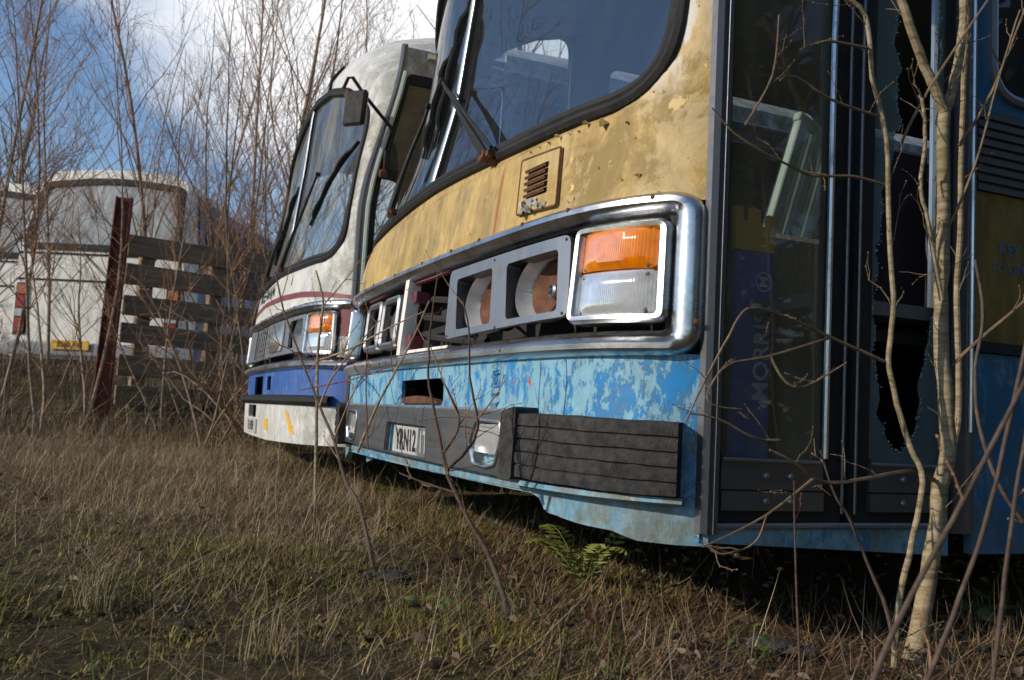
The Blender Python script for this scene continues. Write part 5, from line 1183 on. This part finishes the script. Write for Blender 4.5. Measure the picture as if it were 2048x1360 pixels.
for px, py, n_, hh, lb, gr in ((1345, 1300, 14, .10, 'tuft of dry and green grass at the bottom right of the yard', None), (530, 1320, 16, .13, 'upright spiky tuft of pale rush near the bottom edge', None), (1000, 1235, 14, .09, 'straw tuft at the foot of the forked sapling', None), (190, 1220, 40, .14, 'bushy pale straw tussock at lower left', None)):
    p = on(px, py); g = G()
    for k in range(n_*4):
        a = rr.uniform(0, 6.28); l = rr.uniform(.35, 1.05)*hh; sp_ = rr.uniform(.1, .7); c = Vector((rr.gauss(0, .02), rr.gauss(0, .02), -.005)); q = Vector((math.cos(a), math.sin(a), 0)); s_ = Vector((-math.sin(a), math.cos(a), 0))*.0007
        m1 = c+q*sp_*l*.3+Vector((0, 0, l*.6)); t1 = c+q*sp_*l+Vector((0, 0, l*(1-.45*sp_)))
        g.add([c-s_, c+s_, m1+s_*.7, m1-s_*.7, t1], [(0, 1, 2, 3), (3, 2, 4)])
    me_o = g.build('grass_tuft', M['tuft'] if 'tuft' in M else M.setdefault('tuft', simple('pale_tuft_straw', (.33, .25, .14), (.20, .17, .07), .8, 0, 30, bump=0)), None); me_o.location = p; tag(me_o, lb, 'grass tuft')
for px, py in ((2010, 1150), (1985, 1260), (1890, 1140), (1965, 1250), (1500, 1330), (870, 1245), (1055, 1230)):
    p = on(px, py); g = G()
    for k in range(7):
        a = rr.uniform(0, 6.28); l = rr.uniform(.02, .045)*(1.6 if px > 1900 else .7); c = Vector((rr.gauss(0, .03), rr.gauss(0, .03), rr.uniform(.01, .07))); d_ = Vector((math.cos(a), math.sin(a), rr.uniform(-.3, .4))); s_ = Vector((-math.sin(a), math.cos(a), rr.uniform(-.3, .3)))*l*.42
        g.add([c, c+d_*l*.35+s_, c+d_*l*.75+s_*.8, c+d_*l*1.1, c+d_*l*.75-s_*.8, c+d_*l*.35-s_, c+d_*l*.5+Vector((0, 0, .004))], [(0, 1, 6), (1, 2, 6), (2, 3, 6), (3, 4, 6), (4, 5, 6), (5, 0, 6)])
        g.tube([Vector((0, 0, -.01)), c], .0011, 4)
    o = g.build('bramble_seedling', M['leafgreen'], None); o.location = p; tag(o, 'small green leafed bramble seedling low in the grass', 'seedling', 'green seedlings in the grass')
# ------------------------------------------------------------------ light
AZ, EL = R(199), R(24)
sd = Vector((math.cos(AZ)*math.cos(EL), math.sin(AZ)*math.cos(EL), math.sin(EL)))
sl = bpy.data.lights.new('sun', 'SUN'); so = bpy.data.objects.new('sun', sl); COL.objects.link(so)
so.rotation_euler = sd.to_track_quat('Z', 'Y').to_euler(); sl.energy = 4.0; sl.angle = R(.5); sl.color = (1.0, .91, .78)
wd = bpy.data.worlds.new('World'); SC.world = wd; wd.use_nodes = True; nt = wd.node_tree; bg = nt.nodes['Background']
sk = nt.nodes.new('ShaderNodeTexSky'); sk.sky_type = 'NISHITA'; sk.sun_disc = False; sk.sun_elevation = EL; sk.sun_rotation = R(90)-AZ; sk.air_density = 1.; sk.dust_density = .15; sk.ozone_density = 3.4
tc = nt.nodes.new('ShaderNodeTexCoord'); mp = nt.nodes.new('ShaderNodeMapping'); mp.inputs['Scale'].default_value = (1, 1, 1.7); mp.inputs['Location'].default_value = (.35, .1, .0); nt.links.new(tc.outputs['Generated'], mp.inputs[0])
no = nt.nodes.new('ShaderNodeTexNoise'); no.inputs['Scale'].default_value = 2.1; no.inputs['Detail'].default_value = 8; no.inputs['Roughness'].default_value = .52; nt.links.new(mp.outputs[0], no.inputs['Vector'])
# cloud bank ahead, clearer sky to the left
dp = nt.nodes.new('ShaderNodeVectorMath'); dp.operation = 'DOT_PRODUCT'; nt.links.new(tc.outputs['Generated'], dp.inputs[0]); dp.inputs[1].default_value = Vector((-.06, .87, .47)).normalized()
bk = nt.nodes.new('ShaderNodeMapRange'); bk.inputs[1].default_value = .90; bk.inputs[2].default_value = .985; bk.inputs[3].default_value = -.17; bk.inputs[4].default_value = .27; nt.links.new(dp.outputs['Value'], bk.inputs[0])
ad = nt.nodes.new('ShaderNodeMath'); ad.operation = 'ADD'; nt.links.new(no.outputs['Fac'], ad.inputs[0]); nt.links.new(bk.outputs[0], ad.inputs[1])
cr_ = nt.nodes.new('ShaderNodeValToRGB'); cr_.color_ramp.elements[0].position = .52; cr_.color_ramp.elements[1].position = .72; nt.links.new(ad.outputs[0], cr_.inputs[0])
mx = nt.nodes.new('ShaderNodeMix'); mx.data_type = 'RGBA'; nt.links.new(cr_.outputs[0], mx.inputs['Factor']); nt.links.new(sk.outputs[0], mx.inputs[6]); mx.inputs[7].default_value = (7.8, 7.9, 8.1, 1)
nt.links.new(mx.outputs[2], bg.inputs[0]); bg.inputs[1].default_value = .145
SC.view_settings.view_transform = 'Standard'; SC.view_settings.look = 'None'; SC.view_settings.exposure = 0.; SC.view_settings.gamma = 1.
SC.cycles.max_bounces = 8; SC.cycles.transparent_max_bounces = 16; SC.cycles.use_denoising = True
for o in list(bpy.data.objects):
    if o.type == 'EMPTY' and not o.children: bpy.data.objects.remove(o)
